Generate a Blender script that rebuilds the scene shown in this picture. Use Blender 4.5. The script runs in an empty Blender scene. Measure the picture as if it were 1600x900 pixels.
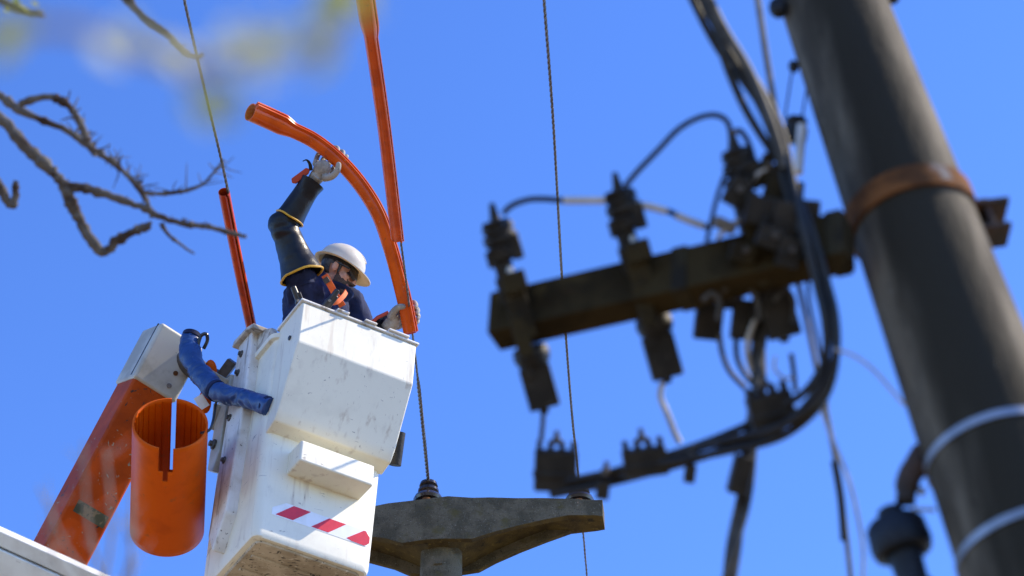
import bpy, bmesh, math, random
from mathutils import Vector as V, Matrix, noise as mnoise
random.seed(7)
rad = math.radians
S = bpy.context.scene
COL = S.collection

# ------------------------------------------------------------------ camera, sky, sun, exposure
PITCH = rad(40.0); FPX = 3600.0
CAMP = V((0, 0, 1.6))
RX = V((1, 0, 0)); UP = V((0, -math.sin(PITCH), math.cos(PITCH))); FW = V((0, math.cos(PITCH), math.sin(PITCH)))
cam_d = bpy.data.cameras.new("camera"); cam = bpy.data.objects.new("camera", cam_d); COL.objects.link(cam)
cam.location = CAMP; cam.rotation_euler = (rad(90) + PITCH, 0, 0)
cam_d.sensor_width = 36; cam_d.lens = 36 * FPX / 1600
cam_d.clip_start = 0.05; cam_d.clip_end = 5000
cam_d.dof.use_dof = True; cam_d.dof.focus_distance = 12.2; cam_d.dof.aperture_fstop = 2.8
S.camera = cam
SUN_EL, SUN_AZ = rad(45), rad(87)          # azimuth clockwise from +Y
w = bpy.data.worlds.new("World"); S.world = w; w.use_nodes = True
nt = w.node_tree; nt.nodes.clear()
sky = nt.nodes.new("ShaderNodeTexSky"); sky.sky_type = 'NISHITA'; sky.sun_disc = False
sky.sun_elevation = SUN_EL; sky.sun_rotation = SUN_AZ
sky.air_density = 1.0; sky.dust_density = 0.0; sky.ozone_density = 2.0; sky.altitude = 0
bg = nt.nodes.new("ShaderNodeBackground"); bg.inputs[1].default_value = 0.129
wo = nt.nodes.new("ShaderNodeOutputWorld")
tint = nt.nodes.new("ShaderNodeMix"); tint.data_type = 'RGBA'; tint.blend_type = 'MULTIPLY'; tint.inputs[0].default_value = 1
tint.inputs[7].default_value = (0.68, 0.875, 1.26, 1)         # the deep polarised blue of the photograph's sky
gm = nt.nodes.new("ShaderNodeGamma"); gm.inputs[1].default_value = 1.3; nt.links.new(sky.outputs[0], gm.inputs[0]); nt.links.new(gm.outputs[0], tint.inputs[6]); nt.links.new(tint.outputs[2], bg.inputs[0]); nt.links.new(bg.outputs[0], wo.inputs[0])
sd = bpy.data.lights.new("sun", 'SUN'); sun = bpy.data.objects.new("sun", sd); COL.objects.link(sun)
sd.energy = 5.0; sd.angle = rad(0.5); sd.color = (1.0, 0.88, 0.69)
SDIR = V((math.cos(SUN_EL) * math.sin(SUN_AZ), math.cos(SUN_EL) * math.cos(SUN_AZ), math.sin(SUN_EL)))
sun.rotation_euler = SDIR.to_track_quat('Z', 'Y').to_euler(); sun.location = SDIR * 50
S.view_settings.view_transform = 'Standard'; S.view_settings.look = 'None'
S.view_settings.exposure = 0.52; S.view_settings.gamma = 1.0; S.view_settings.use_curve_mapping = False

# ------------------------------------------------------------------ helpers
def P(x, y, d):
    return CAMP + RX * ((x - 800) / FPX * d) + UP * ((450 - y) / FPX * d) + FW * d
def c2w(a, b, c): return RX * a + UP * b + FW * c          # camera-space vector (right, up, away)
def level(x, y, z):                                        # point on a pixel ray at world height z
    r = RX * ((x - 800) / FPX) + UP * ((450 - y) / FPX) + FW
    return CAMP + r * ((z - CAMP.z) / r.z)

def spline(pts, k=6):
    """Catmull-Rom through Vectors or tuples of any length."""
    n = len(pts); dim = len(pts[0]); out = []
    g = lambda i: pts[max(0, min(n - 1, i))]
    for i in range(n - 1):
        a, b, c, d = g(i - 1), g(i), g(i + 1), g(i + 2)
        for s in range(k):
            t = s / k; t2 = t * t; t3 = t2 * t
            out.append(tuple(0.5 * (2 * b[j] + (c[j] - a[j]) * t + (2 * a[j] - 5 * b[j] + 4 * c[j] - d[j]) * t2
                                    + (3 * b[j] - a[j] - 3 * c[j] + d[j]) * t3) for j in range(dim)))
    out.append(tuple(pts[-1]))
    return out

class MB:
    def __init__(s): s.v = []; s.f = []; s.m = []
    def add(s, vs, fs, mi=0):
        o = len(s.v); s.v += [V(p) for p in vs]
        for f in fs: s.f.append([i + o for i in f]); s.m.append(mi)
        return s
    def loft(s, loops, caps=(True, True), closed=True, mi=0):
        n = len(loops[0]); vs = [p for l in loops for p in l]; fs = []
        for i in range(len(loops) - 1):
            for j in range(n if closed else n - 1):
                a = i * n + j; b = i * n + (j + 1) % n
                fs.append((a, b, b + n, a + n))
        if caps[0]: fs.append(tuple(reversed(range(n))))
        if caps[1]: fs.append(tuple(range((len(loops) - 1) * n, len(loops) * n)))
        return s.add(vs, fs, mi)
    def tube(s, pts, r, n=10, caps=(True, True), mi=0, ell=None, n0=None):
        pts = [V(p) for p in pts]
        rr = r if isinstance(r, (list, tuple)) else [r] * len(pts)
        prof = lambda i: [(rr[i] * math.cos(2 * math.pi * k / n), rr[i] * (ell or 1) * math.sin(2 * math.pi * k / n)) for k in range(n)]
        return s.sweep(pts, prof, n0, caps, mi=mi)
    def sweep(s, pts, prof, n0=None, caps=(True, True), closed=True, mi=0):
        pts = [V(p) for p in pts]; loops = []
        nrm = V(n0) if n0 is not None else None
        for i, p in enumerate(pts):
            t = (pts[min(i + 1, len(pts) - 1)] - pts[max(i - 1, 0)]).normalized()
            if nrm is None: nrm = t.orthogonal()
            nrm = (nrm - t * nrm.dot(t)).normalized(); b = t.cross(nrm)
            loops.append([p + nrm * x + b * y for x, y in prof(i)])
        return s.loft(loops, caps, closed, mi)
    def box(s, c, ax, h, mi=0):
        c = V(c); a, b, d = [V(x).normalized() for x in ax]
        vs = [c + a * (h[0] * i) + b * (h[1] * j) + d * (h[2] * k) for i in (-1, 1) for j in (-1, 1) for k in (-1, 1)]
        return s.add(vs, [(0, 1, 3, 2), (4, 6, 7, 5), (0, 4, 5, 1), (2, 3, 7, 6), (0, 2, 6, 4), (1, 5, 7, 3)], mi)
    def prism(s, poly, ext, mi=0):
        e = V(ext); n = len(poly); vs = [V(p) for p in poly] + [V(p) + e for p in poly]
        return s.add(vs, [tuple(range(n))[::-1], tuple(range(n, 2 * n))] + [(i, (i + 1) % n, (i + 1) % n + n, i + n) for i in range(n)], mi)
    def lathe(s, c, axis, prof, n=20, mi=0, caps=(True, True)):
        a = V(axis).normalized(); x = a.orthogonal().normalized(); y = a.cross(x); c = V(c)
        loops = [[c + a * h + (x * math.cos(2 * math.pi * k / n) + y * math.sin(2 * math.pi * k / n)) * max(r, 1e-4) for k in range(n)] for r, h in prof]
        return s.loft(loops, caps, mi=mi)
    def ell(s, c, ax, r, n=16, m=10, mi=0):
        c = V(c); a, b, d = [V(x).normalized() for x in ax]; loops = []
        for i in range(m + 1):
            t = math.pi * i / m; st = max(math.sin(t), 1e-3)
            loops.append([c + d * (-r[2] * math.cos(t)) + a * (r[0] * st * math.cos(2 * math.pi * k / n)) + b * (r[1] * st * math.sin(2 * math.pi * k / n)) for k in range(n)])
        return s.loft(loops, mi=mi)

AX = (V((1, 0, 0)), V((0, 1, 0)), V((0, 0, 1)))
def props(o, label=None, cat=None, group=None, kind=None):
    if label: o['label'] = label
    if cat: o['category'] = cat
    if group: o['group'] = group
    if kind: o['kind'] = kind
    return o
def thing(name, loc, label, cat, group=None):
    o = bpy.data.objects.new(name, None); o.location = loc; o.empty_display_size = .1; COL.objects.link(o)
    return props(o, label, cat, group)
def dark_band(m, c, lo, hi, wob=.35):
    """Dark tone running down one side of a shaft (its angle round the shaft is the mesh attribute 'around')."""
    t = m.node_tree; N, L = t.nodes, t.links; b = N["Principled BSDF"]
    at = N.new("ShaderNodeAttribute"); at.attribute_name = "around"
    tc = N.new("ShaderNodeTexCoord"); mp = N.new("ShaderNodeMapping"); mp.inputs["Scale"].default_value = (3, 3, .35); nz = N.new("ShaderNodeTexNoise"); nz.inputs["Scale"].default_value = 6; nz.inputs["Detail"].default_value = 8
    L.new(tc.outputs["Object"], mp.inputs[0]); L.new(mp.outputs[0], nz.inputs[0])
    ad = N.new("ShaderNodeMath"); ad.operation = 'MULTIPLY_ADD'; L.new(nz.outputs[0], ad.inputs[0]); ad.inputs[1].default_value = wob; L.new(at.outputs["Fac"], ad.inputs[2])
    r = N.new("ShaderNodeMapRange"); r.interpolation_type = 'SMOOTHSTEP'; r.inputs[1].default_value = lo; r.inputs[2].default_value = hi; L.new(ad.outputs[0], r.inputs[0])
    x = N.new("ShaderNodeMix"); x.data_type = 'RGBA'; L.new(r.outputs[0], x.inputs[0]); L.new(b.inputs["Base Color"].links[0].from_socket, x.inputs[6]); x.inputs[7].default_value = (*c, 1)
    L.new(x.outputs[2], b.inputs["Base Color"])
def root_of(o):
    while o.parent: o = o.parent
    return o
def make(name, mb, mats, parent=None, bevel=None, sharp=38, origin=None, subsurf=0, keep_normals=False):
    if not isinstance(mats, (list, tuple)): mats = [mats]
    org = root_of(parent).location.copy() if parent else (V(origin) if origin is not None else sum(mb.v, V((0, 0, 0))) / len(mb.v))
    me = bpy.data.meshes.new(name)
    me.from_pydata([tuple(p - org) for p in mb.v], [], mb.f)
    for m in mats: me.materials.append(m)
    for p, i in zip(me.polygons, mb.m): p.material_index = i
    bm = bmesh.new(); bm.from_mesh(me)
    if not keep_normals: bmesh.ops.recalc_face_normals(bm, faces=bm.faces)
    if bevel:
        es = [e for e in bm.edges if len(e.link_faces) == 2 and e.calc_face_angle(0) > rad(14)]
        bmesh.ops.bevel(bm, geom=es, offset=bevel[0], segments=bevel[1], profile=.5, affect='EDGES', clamp_overlap=True)
    bm.to_mesh(me); bm.free()
    for p in me.polygons: p.use_smooth = True
    me.set_sharp_from_angle(angle=rad(sharp))
    o = bpy.data.objects.new(name, me); COL.objects.link(o)
    if parent: o.parent = parent
    else: o.location = org
    if bevel:
        wn = o.modifiers.new("w", 'WEIGHTED_NORMAL'); wn.keep_sharp = True; wn.weight = 100
    if subsurf:
        md = o.modifiers.new("s", 'SUBSURF'); md.levels = md.render_levels = subsurf
    return o
def remeshed(mb, voxel, it=4):
    """Fuse overlapping closed shapes into one continuous skin; returns an MB."""
    me = bpy.data.meshes.new("tmp"); me.from_pydata([tuple(p) for p in mb.v], [], mb.f)
    bm = bmesh.new(); bm.from_mesh(me); bmesh.ops.recalc_face_normals(bm, faces=bm.faces); bm.to_mesh(me); bm.free()
    o = bpy.data.objects.new("tmp", me); COL.objects.link(o)
    r = o.modifiers.new("r", 'REMESH'); r.mode = 'VOXEL'; r.voxel_size = voxel
    s = o.modifiers.new("s", 'SMOOTH'); s.factor = .5; s.iterations = it
    dg = bpy.context.evaluated_depsgraph_get(); dg.update()
    m2 = bpy.data.meshes.new_from_object(o.evaluated_get(dg))
    out = MB(); out.v = [v.co.copy() for v in m2.vertices]; out.f = [list(p.vertices) for p in m2.polygons]; out.m = [0] * len(out.f)
    bpy.data.objects.remove(o); bpy.data.meshes.remove(me); bpy.data.meshes.remove(m2)
    return out

# ------------------------------------------------------------------ materials
def mat(name, c1, c2=None, rough=.5, metal=0., scale=6, lo=.4, hi=.62, stretch=(1, 1, 1), bump=0., bscale=80, bstretch=(1, 1, 1),
        spots=(), spec=.5, rough2=None, transl=0.):
    m = bpy.data.materials.new(name); m.use_nodes = True; t = m.node_tree; N = t.nodes; L = t.links
    b = N["Principled BSDF"]; b.inputs["Roughness"].default_value = rough; b.inputs["Metallic"].default_value = metal
    b.inputs["Specular IOR Level"].default_value = spec
    tc = N.new("ShaderNodeTexCoord")
    def nz(sc, st, det=7, dist=0.):
        mp = N.new("ShaderNodeMapping"); mp.inputs["Scale"].default_value = st; L.new(tc.outputs["Object"], mp.inputs[0])
        n = N.new("ShaderNodeTexNoise"); n.inputs["Scale"].default_value = sc; n.inputs["Detail"].default_value = det
        n.inputs["Roughness"].default_value = .6; n.inputs["Distortion"].default_value = dist
        L.new(mp.outputs[0], n.inputs[0]); return n.outputs[0]
    def ramp(src, a, bb):
        r = N.new("ShaderNodeMapRange"); r.inputs[1].default_value = a; r.inputs[2].default_value = bb; r.interpolation_type = 'SMOOTHSTEP'
        L.new(src, r.inputs[0]); return r.outputs[0]
    def mix(fac, a, c):
        x = N.new("ShaderNodeMix"); x.data_type = 'RGBA'; L.new(fac, x.inputs[0])
        if isinstance(a, tuple): x.inputs[6].default_value = (*a, 1)
        else: L.new(a, x.inputs[6])
        x.inputs[7].default_value = (*c, 1); return x.outputs[2]
    cur = c1
    if c2:
        f = ramp(nz(scale, stretch), lo, hi); cur = mix(f, c1, c2)
        if rough2 is not None:
            rr = N.new("ShaderNodeMapRange"); rr.inputs[3].default_value = rough; rr.inputs[4].default_value = rough2
            L.new(f, rr.inputs[0]); L.new(rr.outputs[0], b.inputs["Roughness"])
    for sp in spots:
        c, sc, a, bb = sp[:4]; st = sp[4] if len(sp) > 4 else (1, 1, 1); dist = sp[5] if len(sp) > 5 else 0.
        cur = mix(ramp(nz(sc, st, 5, dist), a, bb), cur, c)
    if isinstance(cur, tuple): b.inputs["Base Color"].default_value = (*cur, 1)
    else: L.new(cur, b.inputs["Base Color"])
    if bump:
        bp = N.new("ShaderNodeBump"); bp.inputs["Strength"].default_value = bump; bp.inputs["Distance"].default_value = .01
        L.new(nz(bscale, bstretch), bp.inputs["Height"]); L.new(bp.outputs[0], b.inputs["Normal"])
    if transl:
        tr = N.new("ShaderNodeBsdfTranslucent"); ms = N.new("ShaderNodeMixShader"); ms.inputs[0].default_value = transl
        if isinstance(cur, tuple): tr.inputs[0].default_value = (*cur, 1)
        else: L.new(cur, tr.inputs[0])
        L.new(b.outputs[0], ms.inputs[1]); L.new(tr.outputs[0], ms.inputs[2]); L.new(ms.outputs[0], N["Material Output"].inputs[0])
    return m
M = {}
M['white'] = mat("white_fibreglass", (.77, .725, .575), (.68, .635, .50), .45, scale=5, lo=.45, hi=.75, bump=.03, bscale=40, rough2=.5,
                 spots=[((.50, .44, .35), 7, .58, .80, (1.6, 1.6, .5)), ((.56, .48, .36), 8, .56, .72, (2.2, 2.2, .16)), ((.30, .26, .21), 60, .68, .76), ((.36, .31, .25), 26, .655, .75, (2.5, 2.5, .25)), ((.40, .36, .30), 7, .665, .685, (1, 1, 4), 1.2)])
M['white_dirty'] = mat("dirty_white_fibreglass", (.72, .70, .65), (.55, .50, .42), .5, scale=5, lo=.42, hi=.68, bump=.05, bscale=40,
                 spots=[((.24, .19, .14), 10, .54, .70, (2.2, 2.2, .2)), ((.06, .05, .04), 45, .64, .70)])
M['rim'] = mat("scuffed_rim", (.58, .53, .44), (.28, .23, .17), .65, scale=14, bump=.1, spots=[((.10, .08, .06), 40, .62, .7)])
M['under'] = mat("scuffed_underside", (.52, .45, .33), (.34, .28, .19), .7, scale=7, bump=.25, bscale=50,
                 spots=[((.05, .04, .03), 9, .60, .64, (1, 3, 1), 2.0), ((.60, .54, .42), 25, .6, .7), ((.03, .025, .02), 22, .62, .66, (1, 1, 1), 3.0)])
M['grey_white'] = mat("aged_white_paint", (.52, .49, .40), (.36, .33, .255), .45, scale=4, bump=.04, spots=[((.16, .12, .09), 40, .70, .76), ((.30, .26, .2), 6, .6, .8)])
M['orange_paint'] = mat("orange_boom_paint", (.47, .066, .003), (.34, .046, .002), .48, spec=.14, scale=4, bump=.05, bscale=30,
                 spots=[((.30, .25, .16), 24, .655, .67, (1, 1, 1), 1.2), ((.05, .04, .03), 17, .66, .675, (1, 1, 1), 2.0)])
M['orange_tube'] = mat("orange_plastic", (.66, .100, .001), (.56, .080, .001), .42, spec=.12, scale=5, bump=.03, bscale=30, spots=[((.45, .10, .02), 20, .6, .75, (1, 1, .3))])
M['cover'] = mat("orange_rubber", (.66, .092, .002), (.52, .066, .001), .26, spec=.28, scale=8, bump=.03, bscale=40, spots=[((.30, .06, .025), 24, .60, .72, (1, 1, 1), .8), ((.55, .20, .10), 50, .64, .74)])
M['cover_old'] = mat("dull_orange_rubber", (.58, .068, .006), (.42, .045, .005), .36, spec=.2, scale=8, spots=[((.22, .04, .03), 25, .6, .7)])
M['cover_yellow'] = mat("yellowed_orange_rubber", (.62, .22, .03), (.5, .13, .03), .4, scale=10)
M['red'] = mat("red_tape", (.66, .022, .03), (.58, .02, .028), .3, scale=20)
M['tape_white'] = mat("white_tape", (.80, .80, .79), (.74, .73, .7), .3, scale=12)
M['line'] = mat("tape_edge_grime", (.25, .22, .2), rough=.7)
M['navy'] = mat("navy_cloth", (.014, .020, .055), (.020, .028, .075), .85, scale=20, bump=.15, bscale=160, spec=.2)
M['rubber'] = mat("black_rubber", (.009, .009, .010), (.014, .014, .015), .36, spec=.22, scale=8, bump=.35, bscale=18)
M['rubber_red'] = mat("red_rubber_lining", (.40, .045, .02), rough=.5)
M['yellow'] = mat("yellow_trim", (.60, .33, .02), rough=.45)
M['leather'] = mat("grey_leather", (.34, .31, .26), (.24, .215, .18), .75, scale=22, bump=.25, bscale=90, spots=[((.09, .08, .07), 18, .62, .72)])
M['skin'] = mat("skin", (.58, .32, .22), (.50, .25, .17), .5, scale=25, bump=.05, bscale=200)
M['lips'] = mat("lips", (.34, .12, .10), rough=.45)
M['beard'] = mat("beard_stubble", (.055, .04, .034), (.10, .068, .052), .8, scale=160, bump=.3, bscale=300)
M['hair'] = mat("dark_hair", (.022, .018, .016), (.10, .095, .09), .6, scale=60, stretch=(1, 1, .2), bump=.4, bscale=200)
M['helmet'] = mat("white_hard_hat", (.82, .77, .64), (.76, .70, .57), .28, scale=10, spots=[((.4, .36, .3), 40, .70, .76)], transl=.22)
M['helmet_in'] = mat("cream_plastic", (.85, .66, .40), (.78, .60, .36), .5, scale=10, transl=.45)
M['black'] = mat("black_plastic", (.015, .015, .016), (.03, .03, .03), .35, scale=30)
M['lens'] = mat("dark_lens", (.012, .013, .016), rough=.08)
M['harness'] = mat("orange_webbing", (.80, .14, .02), (.7, .11, .02), .7, scale=40, bump=.2, bscale=300)
M['blue'] = mat("blue_sleeve_fabric", (.011, .044, .155), (.018, .060, .20), .40, scale=9, bump=.3, bscale=22, spots=[((.14, .17, .24), 20, .66, .76), ((.01, .03, .11), 9, .6, .7)])
M['steel'] = mat("galvanised_steel", (.33, .33, .33), (.22, .22, .22), .45, .7, scale=20, bump=.05)
M['steel_dark'] = mat("dark_steel", (.07, .065, .06), (.12, .11, .10), .55, .5, scale=20, bump=.1)
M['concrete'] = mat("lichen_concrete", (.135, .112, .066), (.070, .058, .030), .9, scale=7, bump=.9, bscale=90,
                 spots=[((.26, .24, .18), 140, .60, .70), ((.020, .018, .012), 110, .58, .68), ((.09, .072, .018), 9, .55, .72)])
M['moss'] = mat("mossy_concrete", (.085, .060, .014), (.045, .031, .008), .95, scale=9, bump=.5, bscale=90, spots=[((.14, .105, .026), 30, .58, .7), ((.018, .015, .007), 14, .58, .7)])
M['ceramic'] = mat("brown_ceramic", (.025, .018, .016), (.04, .028, .024), .18, scale=20)
M['strand'] = mat("stranded_aluminium", (.20, .19, .185), (.11, .105, .10), .5, .6, scale=60)
M['pole'] = mat("weathered_pole", (.150, .125, .088), (.055, .044, .029), .85, spec=.2, scale=5, stretch=(3, 3, .5), lo=.35, hi=.65, bump=.35, bscale=60, bstretch=(1, 1, .35),
                 spots=[((.17, .14, .10), 7, .60, .70, (3, 3, .2)), ((.018, .014, .010), 5, .54, .68, (3, 3, .2)), ((.20, .18, .15), 60, .66, .74), ((.02, .016, .012), 40, .64, .72)])
M['beam'] = mat("weathered_timber", (.042, .029, .011), (.022, .015, .006), .9, spec=.1, scale=7, bump=.4, bscale=40, spots=[((.075, .050, .016), 9, .58, .72), ((.065, .024, .009), 5, .56, .7)])
M['rust'] = mat("rusty_steel", (.20, .080, .026), (.085, .038, .016), .9, .0, spec=.1, scale=10, bump=.3, bscale=90, spots=[((.22, .20, .18), 6, .58, .66)])
M['grime'] = mat("grimy_black_polymer", (.010, .0092, .008), (.024, .021, .016), .55, spec=.3, spots=[((.075, .068, .055), 45, .62, .72)], scale=18, bump=.2, bscale=70)
M['grime_brown'] = mat("grimy_strap", (.036, .027, .010), (.016, .012, .006), .8, spec=.2, spots=[((.09, .075, .045), 40, .63, .72)], scale=14, bump=.2)
M['cable'] = mat("black_cable", (.011, .011, .011), (.020, .019, .018), .5, spec=.3, scale=20)
M['cable_grey'] = mat("sunlit_grey_cable", (.075, .070, .060), (.035, .032, .028), .6, spec=.3, scale=20)  # lighter copy of the black cable, sunlit highlights put into its colour
M['sleeve_white'] = mat("white_heat_shrink", (.58, .56, .52), (.48, .46, .42), .5, scale=20)
M['alu'] = mat("bare_aluminium", (.48, .46, .42), (.34, .32, .29), .45, .6, scale=30)
M['alu_old'] = mat("weathered_aluminium", (.22, .21, .185), (.14, .13, .115), .6, .3, scale=30)
M['rust_dark'] = mat("dark_rusty_steel", (.065, .036, .022), (.030, .021, .015), .85, scale=14, bump=.3)
M['strap'] = mat("stainless_strap", (.34, .36, .39), (.26, .28, .31), .45, .6, scale=20)
M['glaze'] = mat("slate_glazed_ceramic", (.010, .013, .018), (.018, .022, .030), .5, spec=.2, scale=12)
M['bark'] = mat("grey_bark", (.15, .135, .115), (.055, .036, .027), .95, spec=.15, scale=14, bump=.5, bscale=90, spots=[((.14, .12, .095), 12, .6, .72)])
M['bark_sunlit'] = mat("sunlit_bark", (.42, .37, .31), (.30, .26, .22), .85, scale=14, bump=.3)  # sunlight on the near limb is put into this bark colour
M['bark_dry'] = mat("dry_stem", (.30, .26, .22), (.20, .17, .14), .85, scale=14)
M['leaf'] = mat("young_leaf", (.36, .38, .06), (.46, .43, .10), .5, scale=12, transl=.5)
M['leaf_sunlit'] = mat("sunlit_young_leaf", (.62, .62, .36), (.70, .68, .48), .5, scale=12, transl=.45)  # whitish copy of the leaf, sunlight put into its colour
M['paint_white'] = mat("white_painted_steel", (.78, .75, .64), (.66, .62, .52), .4, scale=6, spots=[((.3, .26, .2), 20, .66, .74)])
M['bounce_ground'] = mat("pale_bounce_ground", (.24, .19, .12), (.19, .15, .09), .95, scale=1.5, bump=.5, bscale=20)  # unseen ground, made pale and warm so it bounces light upward
M['green_label'] = mat("worn_green_label", (.05, .055, .02), (.16, .12, .05), .6, scale=22, lo=.5, hi=.56)

# ------------------------------------------------------------------ ground
g = MB(); g.add([(-1500, -1500, 0), (1500, -1500, 0), (1500, 1500, 0), (-1500, 1500, 0)], [(0, 1, 2, 3)])
props(make("ground", g, M['bounce_ground'], origin=(0, 0, 0)), 'unseen ground under the poles, made pale to bounce light', 'ground', kind='structure')

# ------------------------------------------------------------------ far concrete pole
CD = 13.55
cc = P(688, 855, CD)                                        # pole head
ct = P(688, 778, CD)
phi = rad(-6.4)
cs = V((math.cos(phi), math.sin(phi), 0)); ctn = V((-math.sin(phi), math.cos(phi), 0)) * -1   # along arm, towards camera
ZU = V((0, 0, 1))
# arm reference: front top edge at centre
A0 = P(684, 777, CD - .15)                                  # front-top-centre
far = thing("concrete_pole", (cc.x, cc.y, 0), "grey concrete pole whose mossy tapered crossarm carries the bare wires behind the bucket", "utility pole")
sh = MB(); base = V((cc.x, cc.y, 0))
top_c = A0 - ctn * .20; top_c.z = A0.z - .22
sh.lathe((top_c.x, top_c.y, 0), ZU, [(.22, 0), (.12, top_c.z), (.115, top_c.z + .03)], 28)
sh.box(V((top_c.x, top_c.y, top_c.z - .18)) + ctn * .12 , (cs, ctn, ZU), (.025, .012, .012))
make("shaft", sh, M['concrete'], far)
def arm_sec(s):
    a = abs(s); k = max(0, (a - .06) / .86)
    wd = .40 * (1 - k) + .15 * k if a > .06 else .40
    ht = .29 if a < .2 else .29 + (.115 - .29) * min(1, ((a - .2) / .55)) ** .8
    return wd, ht
ss = [-.95, -.9, -.75, -.6, -.45, -.3, -.2, -.06, .06, .2, .3, .45, .6, .75, .9, .95]
rr_ = random.Random(3)
loops = []; 
mid = A0 - ctn * .20
for s in ss:
    wd, ht = arm_sec(s); c = mid + cs * s; j = lambda: rr_.uniform(-.004, .004)
    t = wd / 2; q = .035
    rec = .0 if abs(s) < .2 or abs(s) > .72 else .07         # pocket in the underside between the two ribs
    pts = [(t, 0), (t, -ht), (t - q, -ht), (t - q - .01, -ht + rec), (-t + q + .01, -ht + rec), (-t + q, -ht), (-t, -ht), (-t, 0)]
    loops.append([c + ctn * (x + j()) + ZU * (z + j()) for x, z in pts])
arm = MB(); arm.loft(loops)
ca = make("crossarm", arm, M['concrete'], far, bevel=(.008, 2), sharp=30)
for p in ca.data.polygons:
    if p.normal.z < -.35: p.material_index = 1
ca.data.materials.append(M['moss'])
def arm_top(x):                                              # insulator seat at a pixel column
    best = None
    for i in range(-95, 96):
        p = mid + cs * (i / 100)
        v = p - CAMP; px = 800 + FPX * v.dot(RX) / v.dot(FW)
        if best is None or abs(px - x) < best[0]: best = (abs(px - x), p)
    return best[1]
ins_tops = []
for x in (672, 905, 470):
    p = (arm_top(x) if x > 500 else mid - cs * .82) + ctn * (.11 if x < 800 else -.0)
    im = MB(); im.lathe(p, ZU, [(.02, -.01), (.02, .03), (.045, .03), (.082, .028), (.088, .045), (.080, .065), (.062, .078), (.052, .09), (.062, .10), (.062, .115), (.045, .12), (.042, .135), (.055, .145), (.05, .165), (.03, .175)], 24)
    io = make("insulator", im, M['ceramic'], far)
    pin = MB(); pin.lathe(p + ctn * .055, ZU, [(.03, -.005), (.03, .012), (.018, .014), (.018, .02)], 14)
    make("pin_collar", pin, M['rust'], io)
    ins_tops.append(p + ZU * .135)

# ------------------------------------------------------------------ conductors
def strand_wire(name, pts, r, label, group, thick=None):
    mb = MB(); path = [V(p) for p in spline([tuple(p) for p in pts], 60)]
    L = 0; acc = [0]
    for a, b in zip(path, path[1:]): L += (b - a).length; acc.append(L)
    for k in range(3):
        q = []
        for p, l in zip(path, acc):
            t = (path[-1] - path[0]).normalized(); n = t.orthogonal().normalized(); b = t.cross(n); an = l / .11 * 2 * math.pi + k * 2.094
            q.append(p + (n * math.cos(an) + b * math.sin(an)) * r * .52 * (1 + (thick[1] - 1) * max(0, min(1, (thick[0] - l) / .1 + .5)) if thick else 1))
        mb.tube(q, [r * .56 * (1 + (thick[1] - 1) * max(0, min(1, (thick[0] - l) / .1 + .5))) if thick else r * .56 for l in acc], 5)
    return props(make(name, mb, M['strand']), label, 'wire', group)
WG = 'bare overhead conductors'
def wire_dir_pts(pix, start):
    """Start in space, then pixels on the wire at the start's height."""
    return [start] + [level(x, y, start.z - sag) for x, y, sag in pix]
B0 = ins_tops[0] + V((0, 0, .02)) ; C0 = ins_tops[1] + V((0, 0, .02)); A00 = ins_tops[2] + V((0, 0, .02))
wireB = wire_dir_pts([(658, 640, .0), (645, 525, -.0), (626, 375, .0), (598, 190, .0), (570, 0, .0), (550, -130, 0)], B0)
strand_wire("conductor", wireB, .0062, "bare twisted wire running from the left insulator up past the lineman's hands", WG, (1.0, 1.75))
wireC = wire_dir_pts([(893, 640, .01), (879, 450, .02), (865, 200, .02), (850, 0, .01), (841, -130, 0)], C0)
far_end = C0 + V((.16, 2.2, -.02))
strand_wire("conductor", [far_end] + wireC, .0075, "bare twisted wire crossing open sky behind the dark timber crossarm", WG)
wireA = [A00] + [level(x, y, A00.z) for x, y in [(430, 690), (393, 515), (357, 303), (322, 150), (288, 0), (262, -130)]]
strand_wire("conductor", wireA, .0075, "bare wire at left entering the top of the dull red tube", WG)

# ------------------------------------------------------------------ orange line covers
def cover_profile(r, lip=.55, wall=.12, gap=.30):
    pts = []; n = 22; a0 = gap
    for i in range(n + 1):
        a = a0 + (2 * math.pi - 2 * a0) * i / n; pts.append((r * math.cos(a), r * math.sin(a)))
    e = pts[-1]; s0 = pts[0]
    outer = [(s0[0] + r * lip, s0[1])] + pts + [(e[0] + r * lip, e[1])]
    ri = r * (1 - wall); ins = []
    for i in range(n + 1):
        a = a0 * .55 + (2 * math.pi - 2 * a0 * .55) * i / n; ins.append((ri * math.cos(a), ri * math.sin(a)))
    inner = [(outer[-1][0], ins[-1][1] * .8)] + ins[::-1] + [(outer[0][0], ins[0][1] * .8)]
    return outer + inner
def cover(mb, pts, r, n0, flare=None, k=8, bead=False):
    path = [V(p) for p in spline([tuple(p) for p in pts], k)]
    L = [0]
    for a, b in zip(path, path[1:]): L.append(L[-1] + (b - a).length)
    def prof(i):
        s = 1.0
        if flare:
            l0, fs = flare; l = L[i]
            s = fs if l < l0 else max(1.0, fs + (1 - fs) * min(1, (l - l0) / .07))
        return [(x * s, y * s) for x, y in cover_profile(r)]
    mb.sweep(path, prof, n0)
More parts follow.
